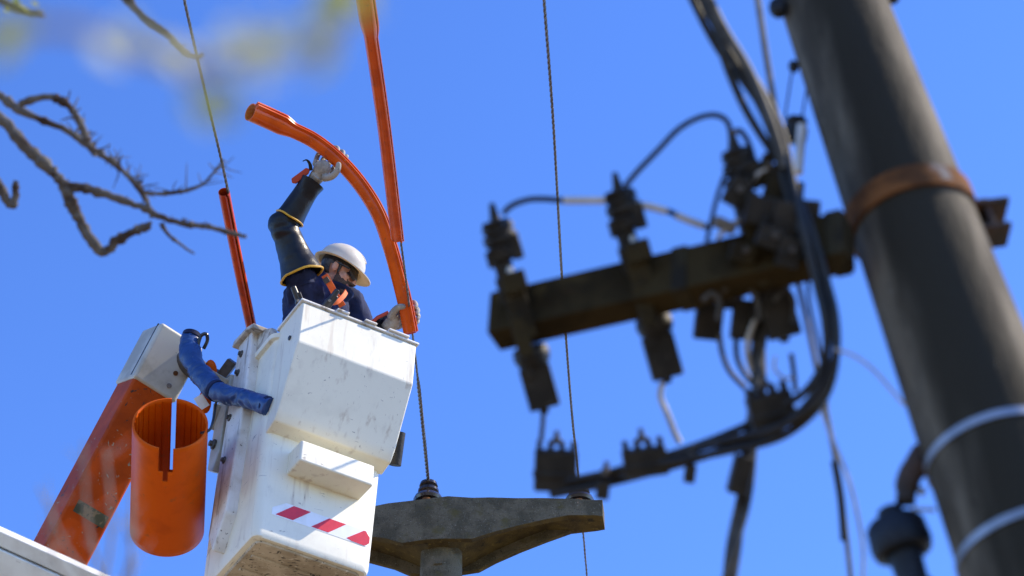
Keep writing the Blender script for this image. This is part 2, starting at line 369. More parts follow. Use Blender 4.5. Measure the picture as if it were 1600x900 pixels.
# the one on the middle wire
mb = MB()
q0 = [level(x, y, B0.z) for x, y in [(556, -90), (573, 20), (598, 190), (620, 372)]]
cover(mb, [p + V((0, 0, 0)) for p in q0], .030, c2w(.5, .1, -.85), flare=(.50, 1.35), k=14)
props(make("line_cover", mb, M['cover']), "straight orange rubber cover clipped over the wire above the lineman", "line cover", "orange rubber line covers")
mb = MB()
q1 = [level(x, y, A00.z) for x, y in [(350, 300), (364, 372), (380, 450), (396, 527), (410, 600)]]
cover(mb, q1, .029, c2w(.3, .1, -.95), k=8)
props(make("line_cover", mb, M['cover_old']), "dull red rubber tube on the left wire, dropping behind the bucket", "line cover", "orange rubber line covers")
mb = MB()
hp = [(391, 175, 12.36), (420, 188, 12.43), (452, 203, 12.48), (490, 222, 12.51), (528, 252, 12.50), (562, 290, 12.47), (590, 335, 12.43), (608, 385, 12.40), (622, 435, 12.37), (633, 480, 12.34), (641, 521, 12.32)]
cover(mb, [P(*p) for p in hp], .036, c2w(.40, .62, -.62), flare=(.20, 1.38), k=8)
props(make("line_cover", mb, M['cover']), "bent orange rubber cover with flared end, held by the lineman", "line cover", "orange rubber line covers")

# ------------------------------------------------------------------ aerial lift: bucket, boom
T = P(435, 518, 11.95)
BU = V((math.cos(rad(30)), math.sin(rad(30)), 0)); BV = V((-.5, math.cos(rad(30)), 0)); BW = V((0, 0, 1))
lean = Matrix.Rotation(rad(2.4), 3, 'Y')
BU, BV, BW = lean @ BU, lean @ BV, lean @ BW
def Bk(u, v, w): return T + BU * u + BV * v + BW * w
lift = thing("aerial_lift", Bk(.33, .3, -1.33), "white lift bucket on a worn orange boom, the lineman standing in it", "bucket lift")
H = 1.25; WB = .665; DB = .65
def rrect(u0, u1, v0, v1, r, w, n=5):
    out = []
    for cx, cy, a in ((u1 - r, v1 - r, 0), (u0 + r, v1 - r, 90), (u0 + r, v0 + r, 180), (u1 - r, v0 + r, 270)):
        for i in range(n + 1):
            t = rad(a + 90 * i / n); out.append(Bk(cx + r * math.cos(t), cy + r * math.sin(t), w))
    return out
def brect(w, grow=0., r=.05):
    k = -w / H; e = .012 * k * k - grow
    return rrect(0 + e, WB - e * .6, 0 + e * .2, DB - e, r, w)
b = MB()
lo_ = [brect(-H, -.035, .035), brect(-H + .008, -.012, .045), brect(-H + .035, 0, .05)]
for i in range(1, 9): lo_.append(brect(-H + .035 + (H - .075) * i / 8))
lo_ += [brect(-.035, .0, .05), brect(-.03, .022, .06), brect(-.004, .026, .06), brect(0, .02, .06), brect(0, -.01, .05), brect(-.05, -.02, .04)]
lo_ += [brect(-.6, -.025, .04), brect(-1.12, -.03, .04)]
b.loft(lo_)
bucket = make("bucket", b, M['white'], lift, sharp=30)
# scuffed bottom plate, slightly recessed inside the moulded edge
bp = MB(); bp.loft([rrect(.05, WB - .045, .03, DB - .05, .04, -H - .012), rrect(.05, WB - .045, .03, DB - .05, .04, -H + .01)])
make("bottom_plate", bp, M['under'], bucket, bevel=(.005, 1))
for s in (.16, .30, .44):
    k = MB(); k.box(Bk(.32, s, -H - .016), (BU, BV, BW), (.24, .012, .008)); make("skid_rib", k, M['under'], bucket, bevel=(.004, 2))
# big moulded box on the front face, sloping inwards below
prof = [(-.02, .03), (.25, .03), (.262, .018), (.262, -.232), (.118, -.565), (.078, -.618), (-.02, -.64)]
ub = MB(); u0, u1 = .012, .672
ub.prism([Bk(u0, -q, w_) for q, w_ in prof], BU * (u1 - u0))
fb = make("front_box", ub, M['white'], bucket, bevel=(.016, 4), sharp=50)
lp = MB()
lp.prism([Bk(u0 - .012, -q, w_) for q, w_ in ((-.03, .022), (.270, .028), (.270, .042), (-.03, .042))], BU * (u1 - u0 + .024))
for a, c_ in ((.20, .27), (.36, .43), (.50, .62)):
    lp.prism([Bk(a, -q, w_) for q, w_ in ((.262, .0425), (.282, .0425), (.282, .056), (.24, .056), (.24, .0425))], BU * (c_ - a))
make("box_lip", lp, M['white_dirty'], fb, bevel=(.005, 2))
for u_, w_ in ((.10, -.10),):
    k = MB(); k.lathe(Bk(u0 - .003, -.15, -.14), -BU, [(.012, -.004), (.014, .004), (.006, .008)], 10); make("fixing_hole", k, M['black'], fb)
# footstep
st = MB(); st.prism([Bk(.145, -q, w_) for q, w_ in ((-.01, -.715), (.145, -.722), (.150, -.85), (-.01, -.85))], BU * .41)
make("step", st, M['white'], bucket, bevel=(.012, 3), sharp=50)
# red and white tape
def front_v(w_):
    k = -w_ / H; return .012 * k * k * .2
def tape(pts, d, m, name, lab=None):
    t = MB(); t.prism([Bk(u_, front_v(w_) - d, w_) for u_, w_ in pts], BV * (d + .004)); o = make(name, t, m, tp if tp else bucket)
    return o
tp = None
x0, wb, wt = .115, -1.10, -1.018
tp = tape([(x0 - .02, wb - .006), (x0 + .63 - .13, wb - .006), (x0 + .60 - .10, wt + .003), (x0 + .05, wt + .003), (x0 - .02, wb + .035)], .0015, M['tape_white'], "reflective_tape")
for i in range(3):
    a = x0 + .195 * i
    if i < 2: q = [(a, wb), (a + .094, wb), (a + .184, wt), (a + .09, wt)]
    else: q = [(a, wb + .006), (a + .03, wb - .002), (a + .10, wb - .004), (a + .125, wb + .02), (a + .125, wt - .03), (a + .10, wt), (a + .09, wt)]
    tape(q, .003, M['red'], "red_stripe")
# mounting panel and hardware on the left side
lpan = MB()
lpan.prism([Bk(-.055, v_, w_) for v_, w_ in ((.24, .16), (.31, .18), (.42, .165), (.44, -.2), (.45, -1.05), (.36, -1.18), (.25, -1.0), (.22, -.3))], BU * .08)
make("mounting_panel", lpan, M['white_dirty'], bucket, bevel=(.014, 3), sharp=50)
up_rim = MB()
up_rim.prism([Bk(-.02, v_, w_) for v_, w_ in ((.02, -.01), (.06, .06), (.16, .12), (.26, .15), (.43, .16), (.43, -.02))], BU * .035)
make("raised_rim", up_rim, M['rim'], bucket, bevel=(.01, 3), sharp=50)
lb = MB()
lb.prism([Bk(-.085, v_, w_) for v_, w_ in ((.16, .13), (.25, .165), (.42, .185), (.44, .15), (.26, .145), (.16, .10))], BU * .12)
make("panel_lip", lb, M['rim'], bucket, bevel=(.006, 2))
for v_, w_ in ((.35, .06), (.36, -.06), (.385, -.34), (.37, -.62)):
    k = MB(); k.lathe(Bk(-.052, v_, w_), -BU, [(.020, 0), (.020, .010), (.012, .014), (.012, .022)], 8); make("bolt", k, M['steel_dark'], bucket)
bk = MB()
bk.prism([Bk(-.06, v_, w_) for v_, w_ in ((.46, .0), (.60, .02), (.60, -.55), (.52, -.60), (.46, -.5))], BU * .05)
make("mounting_bracket", bk, M['grey_white'], bucket, bevel=(.008, 2))
for v_, w_ in ((.54, -.42), (.54, -.10)):
    k = MB(); k.lathe(Bk(-.062, v_, w_), -BU, [(.028, 0), (.028, .012), (.016, .016), (.016, .03)], 8); make("bolt", k, M['steel_dark'], bucket)
# grey pipe end seen behind the bucket
k = MB(); a, c_ = P(624, 676, 12.45), P(617, 727, 12.40); k.tube([a, c_], .034, 18, caps=(True, False)); k.tube([c_, a + (c_ - a) * .2], .030, 18)
make("drain_pipe", k, M['grime'], bucket)
# boom
tipc = P(247, 575, 12.62); lowc = P(92, 868, 12.15)
ax_ = (lowc - tipc).normalized()
tocam = (CAMP - (tipc + lowc) / 2).normalized()
nf = (tocam - ax_ * tocam.dot(ax_)).normalized(); sf = ax_.cross(nf).normalized()
if sf.dot(RX) > 0: sf = -sf                                   # side face looks left
rot = Matrix.Rotation(rad(16), 3, ax_)
if (rot @ nf).dot(RX) < nf.dot(RX): rot = Matrix.Rotation(rad(-16), 3, ax_)
n1, s1 = rot @ nf, rot @ sf
def beam(mb, p, q, hw, hd): mb.box((p + q) / 2, (ax_, s1, n1), ((q - p).length / 2, hw, hd))
bm_ = MB(); j0 = tipc + ax_ * .145; beam(bm_, j0, lowc + ax_ * 2.2, .128, .128)
boom = make("boom", bm_, M['orange_paint'], lift, bevel=(.018, 3), sharp=50)
lab = MB(); lab.box(j0 + ax_ * .78 + n1 * .1285 + s1 * -.012, (ax_, s1, n1), (.035, .095, .0012)); make("worn_label", lab, M['green_label'], boom)
cp = MB(); beam(cp, tipc - ax_ * .19, j0 + ax_ * .02, .14, .14)
tipo = make("boom_tip", cp, M['grey_white'], lift, bevel=(.02, 4), sharp=50)
seam = MB(); seam.box((tipc - ax_ * .19 + j0) / 2 + s1 * .139 + n1 * .085, (ax_, s1, n1), (.165, .003, .006)); seam.box(tipc - ax_ * .1885 + n1 * .085, (ax_, s1, n1), (.003, .13, .006))
make("seam", seam, M['black'], tipo)
for a in (.02, .10):
    k = MB(); k.lathe(tipc + ax_ * a + n1 * .138 - s1 * .06, n1, [(.014, 0), (.014, .008), (.006, .012)], 8); make("bolt", k, M['rust'], tipo)
# knuckle between boom tip and bucket
kn = MB(); kn.tube([P(285, 560, 12.6), P(318, 585, 12.52), P(350, 600, 12.4)], [.07, .06, .06], 14)
kn.box(P(345, 590, 12.4), (c2w(.55, .75, 0), c2w(-.75, .55, 0), FW), (.11, .028, .05))
make("knuckle", kn, M['steel_dark'], lift, bevel=(.006, 2))
kp = MB(); kp.box(P(336, 598, 12.22), (c2w(.7, -.45, .3), c2w(.45, .8, 0), c2w(0, 0, 1)), (.06, .05, .01)); kp.box(P(345, 655, 12.2), (c2w(.5, -.2, .3), c2w(.1, 1, 0), FW), (.05, .07, .012))
make("knuckle_plate", kp, M['grey_white'], lift, bevel=(.004, 2))
# blue hose sleeve
hs = spline([(*P(300, 522, 12.40), .050), (*P(296, 545, 12.33), .062), (*P(306, 572, 12.2), .058), (*P(318, 590, 12.1), .064), (*P(340, 612, 11.97), .060), (*P(372, 620, 11.88), .054), (*P(404, 629, 11.74), .052), (*P(425, 637, 11.66), .053)], 10)
rng = random.Random(5); mb = MB()
hq = spline([tuple(p) for p in hs], 2); mb.tube([p[:3] for p in hq], [p[3] * .90 for p in hq], 32)
for i, v_ in enumerate(mb.v):
    q = v_ * 16 + mnoise.noise_vector(v_ * 7) * 1.5
    cr = abs(mnoise.noise(V((q.x * 1.4, q.y * 1.4, q.z * .8)))) * -.016 + .004
    c_ = V(hq[min(len(hq) - 1, i // 32)][:3]); mb.v[i] = v_ + (v_ - c_).normalized() * cr + mnoise.noise_vector(v_ * 9) * .009
make("hose_sleeve", mb, M['blue'], lift, sharp=70)
for i_, nm in ((2, "hose_tie"), (len(hs) // 2 + 4, "hose_tie"), (len(hs) - 5, "hose_tie")):
    a, c_ = V(hs[i_][:3]), V(hs[i_ + 1][:3]); d_ = (c_ - a).normalized(); t = MB(); t.tube([a - d_ * .012, a + d_ * .012], hs[i_][3] * .97, 24); make(nm, t, M['navy'], lift)
tie = MB()
hk = spline([P(318, 545, 12.35), P(324, 532, 12.35), P(322, 522, 12.35), P(314, 525, 12.35), P(309, 540, 12.33)], 6); tie.tube(hk, .010, 8)
make("hose_loop", tie, M['black'], lift)
for (x, y, d_) in ((329, 580, 12.25), (320, 628, 12.1)):
    t = MB(); t.ell(P(x, y, d_), (RX, UP, FW), (.035, .062, .02)); make("orange_ear", t, M['orange_tube'], lift)
tag_ = MB(); tag_.box(P(315, 628, 12.0), (c2w(.8, .5, .2), c2w(-.5, .8, 0), FW), (.026, .036, .003)); make("tag", tag_, M['tape_white'], lift)
# white lower boom crossing the corner of the picture
for (y0, y1, hh, dd) in ((838, 917, .030, .05), (884, 963, .075, .07)):
    a, c_ = P(-260, y0 - .452 * 260, 9.6), P(420, y0 + .452 * 420, 9.3)
    ax2 = (c_ - a).normalized(); f2 = (FW - ax2 * FW.dot(ax2)).normalized(); s2 = ax2.cross(f2)
    t = MB(); t.box((a + c_) / 2, (ax2, s2, f2), ((c_ - a).length / 2, hh, dd)); make("lower_boom", t, M['paint_white'], lift, bevel=(.008, 2))

# ------------------------------------------------------------------ orange split pole guard hanging beside the bucket
gt, gb = P(266, 662, 11.45), P(261, 828, 11.93)
ga = (gt - gb).normalized(); gx = (RX - ga * RX.dot(ga)).normalized(); gy = ga.cross(gx)
if gy.dot(FW) > 0: gy = -gy                                   # gy looks at the camera
NA, NH = 96, 24; GR = .187; GL = (gt - gb).length
mb = MB(); idx = {}
for i in range(NH + 1):
    for j in range(NA):
        t = 2 * math.pi * j / NA
        rr2 = GR * (1.0 + .02 * (1 - i / NH))
        idx[i, j] = len(mb.v); mb.v.append(gb + ga * (GL * i / NH) + gx * (math.cos(t) * rr2) + gy * (math.sin(t) * rr2))
for i in range(NH):
    for j in range(NA):
        a = ((j + .5) / NA * 360 - 90 + 180) % 360 - 180     # 0 = facing camera
        hgt = (i + .5) / NH
        if abs(a) < 9.5 and hgt > .80: continue
        if abs(a) < 4 and hgt > .70: continue
        if abs(abs(a) - 180) < 4.5 and hgt > .35: continue
        mb.f.append([idx[i, j], idx[i, (j + 1) % NA], idx[i + 1, (j + 1) % NA], idx[i + 1, j]]); mb.m.append(0)
# ribs moulded on the inside of the far wall
guard = props(make("pole_guard", mb, M['orange_tube'], origin=gb), "open orange plastic tube with a notched slot, hanging beside the bucket", "pole guard")
md = guard.modifiers.new("s", 'SOLIDIFY'); md.thickness = .009; md.offset = -1
rb = MB()
for a in range(30, 331, 12):
    if abs(a - 180) < 10: continue
    t = rad(a + 90); r0 = GR - .010
    p0 = gb + ga * (GL * .30) + (gx * math.cos(t) + gy * math.sin(t)) * r0; p1 = gb + ga * (GL * .985) + (gx * math.cos(t) + gy * math.sin(t)) * (r0)
    rb.tube([p0, p1], .003, 6)
make("inner_ribs", rb, M['orange_tube'], guard)
hg = MB(); hp_ = gb + ga * (GL * .94) + gx * (GR * .98); hg.tube(spline([hp_ - gx * .03, hp_ + gx * .02 + UP * .03, P(338, 628, 12.05)], 6), .007, 8); make("hanger", hg, M['black'], guard)

# ------------------------------------------------------------------ lineman
PD = 12.5
shR = P(474, 448, 12.40); elR = P(444, 354, 12.44); wrR = P(489, 283, 12.50)
nk = P(511, 468, 12.60); hc = P(529, 425, 12.60)
shL = P(550, 478, 12.74); elL = P(575, 535, 12.62); wrL = P(607, 503, 12.40)
Fh = c2w(.88, -.36, -.24).normalized(); Uh = c2w(.33, .82, .46); Uh = (Uh - Fh * Uh.dot(Fh)).normalized(); Lh = Uh.cross(Fh)
def Hd(f, l, u): return hc + Fh * f + Lh * l + Uh * u
left = (shL - shR); left.z = 0; left.normalize(); fwd = left.cross(ZU)
chest = P(493, 476, 12.58); pel = chest + V((-.02, .0, -.46)); hax = (fwd, left, ZU)
floor_z = Bk(.33, .3, -1.12).z
body = MB()
# head
ha = (Fh, Lh, Uh)
body.ell(Hd(-.012, 0, .035), ha, (.098, .078, .092), 24, 16)
body.ell(Hd(.028, 0, -.045), ha, (.066, .060, .078), 20, 14)
body.ell(Hd(.064, 0, -.098), ha, (.030, .030, .024), 14, 10)
body.ell(Hd(.070, 0, .018), ha, (.028, .058, .020), 14, 10)       # brow
body.tube([Hd(.090, 0, .012), Hd(.103, 0, -.012), Hd(.114, 0, -.034), Hd(.098, 0, -.045)], [.010, .012, .016, .012], 12)
for s_ in (-1, 1):
    body.ell(Hd(.104, .012 * s_, -.040), ha, (.012, .010, .009), 10, 8)
    body.ell(Hd(.060, .042 * s_, -.028), ha, (.026, .022, .022), 12, 8)
    body.ell(Hd(-.004, .080 * s_, -.010), (Fh * .94 - Lh * s_ * .35, Lh, Uh), (.021, .010, .033), 14, 10)
    body.ell(Hd(.080, .034 * s_, -.008), ha, (.012, .014, .010), 10, 8)
body.ell(Hd(.092, 0, -.065), ha, (.012, .026, .007), 12, 8)
body.ell(Hd(.089, 0, -.079), ha, (.012, .023, .008), 12, 8)
body.tube([Hd(-.02, 0, -.03), (Hd(-.02, 0, -.06) + nk) / 2, nk, chest + ZU * .12], [.062, .062, .066, .07], 18)
# torso, legs, arms
body.ell(chest, hax, (.135, .19, .24), 24, 14)
body.ell((chest + pel) / 2, hax, (.12, .165, .24), 24, 14)
body.ell(pel, hax, (.125, .17, .15), 20, 12)
for s_ in (-1, 1):
    hip = pel + left * .09 * s_ - ZU * .05; kn_ = V((hip.x, hip.y, (hip.z + floor_z) / 2)) + fwd * .06; an = V((hip.x, hip.y, floor_z + .09))
    body.tube([hip, kn_, an], [.088, .062, .045], 14); body.tube([an - fwd * .05 - ZU * .03, an + fwd * .16 - ZU * .05], [.05, .042], 12)
body.tube([shR, (shR + elR) / 2, elR], [.072, .060, .050], 14); body.tube([elR, (elR * .6 + wrR * .4), wrR], [.050, .046, .031], 14)
body.tube([shL, elL], [.070, .052], 14); body.tube([elL, wrL], [.050, .032], 14)
body.tube([chest + ZU * .12 - left * .05, shR], [.10, .08], 14); body.tube([chest + ZU * .12 + left * .05, shL], [.10, .08], 14)
bodyr = remeshed(body, .0052, 3)
man = thing("person", V((pel.x, pel.y, floor_z)), "lineman in white hard hat and navy jacket gripping an orange cover over the bucket rim", "person")
bo = make("body", bodyr, [M['skin'], M['navy'], M['beard'], M['lips']], man, sharp=180)
for p in bo.data.polygons:
    c = p.center + man.location; r = c - hc; f, l, u = r.dot(Fh), r.dot(Lh), r.dot(Uh)
    dn = (c - nk).dot((nk - hc).normalized())
    if dn > .02 or (c - hc).length > .24: p.material_index = 1
    elif f > .084 and abs(l) < .028 and -.090 < u < -.058: p.material_index = 3
    elif f > .012 and u < -.050 + .8 * max(0, .048 - f) + (.012 if f > .08 and abs(l) < .04 else 0) - (.0) and u > -.15:
        p.material_index = 2
# hair
hb = MB(); hb.ell(Hd(-.020, 0, .032), ha, (.096, .0795, .090), 28, 18)
keep = []
hr = MB(); hr.v = hb.v
for f_ in hb.f:
    c = sum((hb.v[i] for i in f_), V()) / len(f_); r = c - hc
    f, l, u = r.dot(Fh), r.dot(Lh), r.dot(Uh)
    if f < .03 and u > -.05 and (f < -.035 or u > -.0) : hr.f.append(f_); hr.m.append(0)
for s_ in (-1, 1): hr.tube([Hd(.016, .075 * s_, .03), Hd(.018, .073 * s_, -.005), Hd(.022, .069 * s_, -.035)], [.012, .010, .006], 8)
for i, v_ in enumerate(hr.v): hr.v[i] = v_ + mnoise.noise_vector(v_ * 60) * .002
make("hair", hr, M['hair'], man)
# hard hat
def hat_loop(k, up, front=0., side=0.):
    out = []
    for i in range(40):
        a = 2 * math.pi * i / 40; ca_, sa = math.cos(a), math.sin(a)
        fr = max(0, ca_) ** 1.6
        rf = .136 * k + front * fr + side; rl = .112 * k + side + front * .25 * fr
        out.append(Hd(-.008 + rf * ca_, rl * sa, .052 + up - (.022 * fr * (front / .05) if front else 0)))
    return out
hat = MB()
shell = [hat_loop(max(.02, math.sin(t)), .112 * math.cos(t)) for t in [rad(x) for x in (1, 12, 24, 36, 48, 60, 70, 80, 88)]]
shell += [hat_loop(1.0, -.012), hat_loop(1.0, -.016, .024, .012), hat_loop(1.0, -.018, .042, .020), hat_loop(1.0, -.023, .042, .020), hat_loop(1.0, -.024, .024, .01), hat_loop(.965, -.022), hat_loop(.95, .0)]
shell += [hat_loop(max(.02, .95 * math.sin(t)), .108 * math.cos(t)) for t in [rad(x) for x in (70, 50, 30, 10, 1)]]
hat.loft(shell)
rdg = MB(); rdg.tube([Hd(-.008 + .136 * math.sin(t), 0, .052 + .112 * math.cos(t)) for t in [rad(x) for x in range(-60, 66, 6)]], .007, 8)
hat.v += []; 
for fi in range(len(hat.m)):
    if 12 <= fi // 40 and fi < 40 * (len(shell) - 1): hat.m[fi] = 1
ho = make("hard_hat", hat, [M['helmet'], M['helmet_in']], man, sharp=40)
make("ridge", rdg, M['helmet'], ho)
hbnd = MB(); hbnd.loft([hat_loop(.80, -.004), hat_loop(.80, -.032), hat_loop(.775, -.032), hat_loop(.775, -.004), hat_loop(.80, -.004)], caps=(False, False)); make("head_band", hbnd, M['black'], ho)
# safety glasses
gl = MB()
row = lambda u_, off: [Hd(.084 + off + .016 * math.cos(a) - .022 * abs(a) ** 2, .072 * a, u_) for a in [x / 10 * 1.05 for x in range(-10, 11)]]
gl.loft([row(.026, .008), row(.008, .014), row(-.012, .012), row(-.024, .004), row(-.022, .0), row(-.012, .009), row(.008, .011), row(.024, .004)], caps=(False, False), closed=False)
go = make("safety_glasses", gl, M['lens'], man)
tm = MB()
for s_ in (-1, 1):
    tm = MB(); tm.tube([Hd(.072, .076 * s_, .008), Hd(.03, .083 * s_, .010), Hd(-.012, .084 * s_, .012)], .005, 6); make("temple", tm, M['black'], go)
# jacket with folds and a stand-up collar
jk = MB()
jk.ell(chest - ZU * .01 , hax, (.158, .205, .235), 28, 16)
jk.ell((chest + pel) / 2, hax, (.150, .185, .26), 28, 16)
jk.ell(pel, hax, (.150, .185, .16), 24, 14)
jk.tube([chest + ZU * .12 - left * .06, shR + (elR - shR) * -.1, shR + (elR - shR) * .22], [.12, .108, .088], 18)
jk.tube([chest + ZU * .12 + left * .05, shL, shL + (elL - shL) * .5, elL], [.11, .092, .08, .066], 18); jk.tube([elL, elL.lerp(wrL, .55)], [.066, .055], 16)
jk = remeshed(jk, .011, 2)
for i, v_ in enumerate(jk.v):
    q = V((v_.x * 17 + v_.z * 4, v_.y * 12, v_.z * 5))
    jk.v[i] = v_ + (v_ - chest).normalized() * (.022 * mnoise.noise(q) + .020 * (.25 - abs(mnoise.noise(q * 1.9))) )
jo = make("jacket", jk, M['navy'], man, sharp=180)
col = MB()
def ring(c, r1, r2, up_, n=28, wob=0.):
    return [c + Fh * (r1 * math.cos(2 * math.pi * k / n)) + Lh * (r2 * math.sin(2 * math.pi * k / n)) + up_ * (1 + wob * math.cos(2 * math.pi * k / n)) for k in range(n)]
nu = (hc - nk).normalized()
c0 = nk.lerp(hc, .05)
col.loft([ring(c0 - nu * .06, .105, .125, nu * 0), ring(c0, .092, .098, nu * 0), ring(c0 + Fh * .02, .100, .096, nu * .045, wob=.35), ring(c0 + Fh * .022, .108, .102, nu * .058, wob=.35), ring(c0 + Fh * .022, .100, .094, nu * .055, wob=.35), ring(c0, .084, .088, nu * 0)], caps=(False, False))
make("collar", col, M['navy'], jo, sharp=180)
# rubber sleeve, gauntlet and cuffs on the raised arm
da = (elR - shR).normalized()
t0 = P(472, 431, 12.36); 
sl = spline([(*t0, .118), (*t0.lerp(elR, .35), .094), (*t0.lerp(elR, .75), .078), (*(elR + c2w(-.008, .01, 0)), .074), (*elR.lerp(wrR, .25), .066), (*elR.lerp(wrR, .5), .062), (*elR.lerp(wrR, .7), .058)], 8)
mb = MB(); mb.tube([s_[:3] for s_ in sl], [s_[3] for s_ in sl], 28, caps=(False, False))
mb2 = spline([tuple(s_) for s_ in sl], 2); mb = MB(); mb.tube([s_[:3] for s_ in mb2], [s_[3] for s_ in mb2], 28, caps=(False, False))
for i, v_ in enumerate(mb.v):
    e_ = math.exp(-((v_ - elR).length / .13) ** 2); q = V((v_.x * 9, v_.y * 9, v_.z * 30))
    mb.v[i] = v_ + mnoise.noise_vector(v_ * 9) * .007 + (v_ - elR).normalized() * (mnoise.noise(q) * .016 * e_) + mnoise.noise_vector(v_ * 26) * .003
so = make("rubber_sleeve", mb, M['rubber'], man, sharp=180)
def trim_ring(mb, i, r=.006): 
    n = 28; pts = mb.v[i * n:(i + 1) * n]; t = MB(); t.tube(pts + [pts[0]], r, 8, caps=(False, False)); return t
make("trim", trim_ring(mb, 0, .0065), M['yellow'], so)
ga_ = spline([(*elR.lerp(wrR, .18), .078), (*elR.lerp(wrR, .5), .068), (*elR.lerp(wrR, .8), .064), (*elR.lerp(wrR, .98), .072)], 6)
mb = MB(); mb.tube([s_[:3] for s_ in ga_], [s_[3] for s_ in ga_], 28, caps=(False, False))
for i, v_ in enumerate(mb.v): mb.v[i] = v_ + mnoise.noise_vector(v_ * 13) * .007
gu = make("gauntlet", mb, M['rubber'], man, sharp=180)
make("trim", trim_ring(mb, 0, .0055), M['yellow'], gu)
fl = MB(); c0 = P(474, 282, 12.46)
fl.prism([P(x, y, 12.455) for x, y in ((455, 279), (478, 262), (484, 264), (482, 271), (462, 287), (456, 286))], FW * .03)
make("red_cuff", fl, M['rubber_red'], gu, bevel=(.004, 2))
sp = MB(); sp.tube(spline([P(486, 266, 12.46), P(484, 256, 12.45), P(479, 250, 12.44), P(473, 252, 12.44)], 4), [.010, .010, .010, .010, .009, .008, .008, .006, .005, .004, .003, .003, .003], 8); make("strap_end", sp, M['rubber'], gu)
cu = spline([(*wrL.lerp(elL, .55), .072), (*wrL.lerp(elL, .25), .066), (*wrL.lerp(elL, -.02), .056)], 6)
mb = MB(); mb.tube([s_[:3] for s_ in cu], [s_[3] for s_ in cu], 24, caps=(False, False))
gl_ = make("gauntlet", mb, M['rubber'], man, sharp=180)
make("red_cuff", (lambda: (lambda t: t)(MB().tube([P(x, y, 12.37) for x, y in ((579, 506), (590, 496), (607, 488))], .010, 8)))(), M['rubber_red'], gl_)
# gloves: palm, four fingers and a thumb closed on the cover
def glove(palm, fingers, thumb, wrist):
    g_ = MB(); 
    for c, ax3, r3 in palm: g_.ell(P(*c), ax3, r3, 18, 12)
    for ch, r0 in fingers: 
        q = spline([P(*c) for c in ch], 4); n = len(q); rr3 = [r0 * (1.08 - .25 * i / (n - 1)) for i in range(n)]
        g_.tube(q, rr3, 10); g_.ell(q[-1], AX, (rr3[-1],) * 3, 10, 8); g_.ell(q[0], AX, (rr3[0],) * 3, 10, 8)
    q = spline([P(*c) for c in thumb], 4); rr3 = [.022 - .007 * i / (len(q) - 1) for i in range(len(q))]
    g_.tube(q, rr3, 12); g_.ell(q[-1], AX, (rr3[-1],) * 3, 10, 8)
    g_.tube([P(*c) for c in wrist], [.036, .043], 16)
    return remeshed(g_, .0032, 3)
pa = (c2w(.80, -.60, 0), c2w(.60, .80, 0), FW)
gR = glove([((503, 264, 12.475), pa, (.048, .052, .026)), ((497, 274, 12.485), pa, (.040, .040, .030))],
           [([(492, 256, 12.50), (497, 242, 12.56), (507, 229, 12.565), (516, 227, 12.525), (517, 232, 12.49)], .0135),
            ([(500, 260, 12.51), (507, 246, 12.57), (518, 232, 12.57), (527, 231, 12.525), (528, 236, 12.495)], .0140),
            ([(509, 264, 12.51), (517, 251, 12.57), (528, 238, 12.565), (536, 237, 12.52), (536, 242, 12.495)], .0130),
            ([(517, 268, 12.50), (526, 256, 12.56), (536, 245, 12.555), (542, 244, 12.52), (541, 248, 12.495)], .0115)],
           [(506, 278, 12.46), (518, 276, 12.435), (527, 267, 12.425), (529, 257, 12.43)], [(488, 285, 12.5), (497, 274, 12.485)])
make("glove", gR, M['leather'], man, sharp=180)
pb = (c2w(.35, .93, 0), c2w(.93, -.35, 0), FW)
gL = glove([((615, 503, 12.375), pb, (.046, .036, .028)), ((611, 508, 12.385), pb, (.040, .036, .030))],
           [([(620, 489, 12.39), (632, 479, 12.42), (645, 472, 12.405), (650, 476, 12.355), (649, 480, 12.335)], .0140),
            ([(620, 497, 12.39), (634, 488, 12.425), (648, 481, 12.405), (653, 485, 12.355), (651, 489, 12.335)], .0140),
            ([(621, 505, 12.39), (636, 497, 12.425), (650, 490, 12.40), (654, 494, 12.355), (652, 498, 12.335)], .0132),
            ([(622, 512, 12.39), (637, 505, 12.42), (650, 499, 12.395), (653, 502, 12.355), (651, 505, 12.34)], .0115)],
           [(610, 496, 12.36), (616, 486, 12.335), (623, 480, 12.315), (630, 479, 12.305)], [(604, 512, 12.41), (611, 508, 12.385)])
make("glove", gL, M['leather'], man, sharp=180)
# harness: shoulder webbing lying over the jacket
def ribbon(pts, wd, th, nrm):
    t = MB(); q = [V(p) for p in spline([tuple(p) for p in pts], 6)]
    t.sweep(q, lambda i: [(th, -wd), (th, wd), (-th, wd), (-th, -wd)], nrm); return t
hn = ribbon([P(507, 430, 12.34), P(516, 445, 12.33), P(524, 460, 12.36), P(535, 478, 12.42)], .018, .004, -FW)
h1 = make("harness", hn, M['harness'], man)
hn = ribbon([P(514, 473, 12.33), P(526, 472, 12.345), P(537, 462, 12.40), P(541, 455, 12.46)], .013, .004, -FW); make("cross_strap", hn, M['harness'], h1)
bkl = MB(); bkl.box(P(510, 438, 12.32), (c2w(.5, -.8, 0), c2w(.8, .5, 0), FW), (.016, .016, .006)); make("buckle", bkl, M['steel_dark'], h1, bevel=(.003, 2))

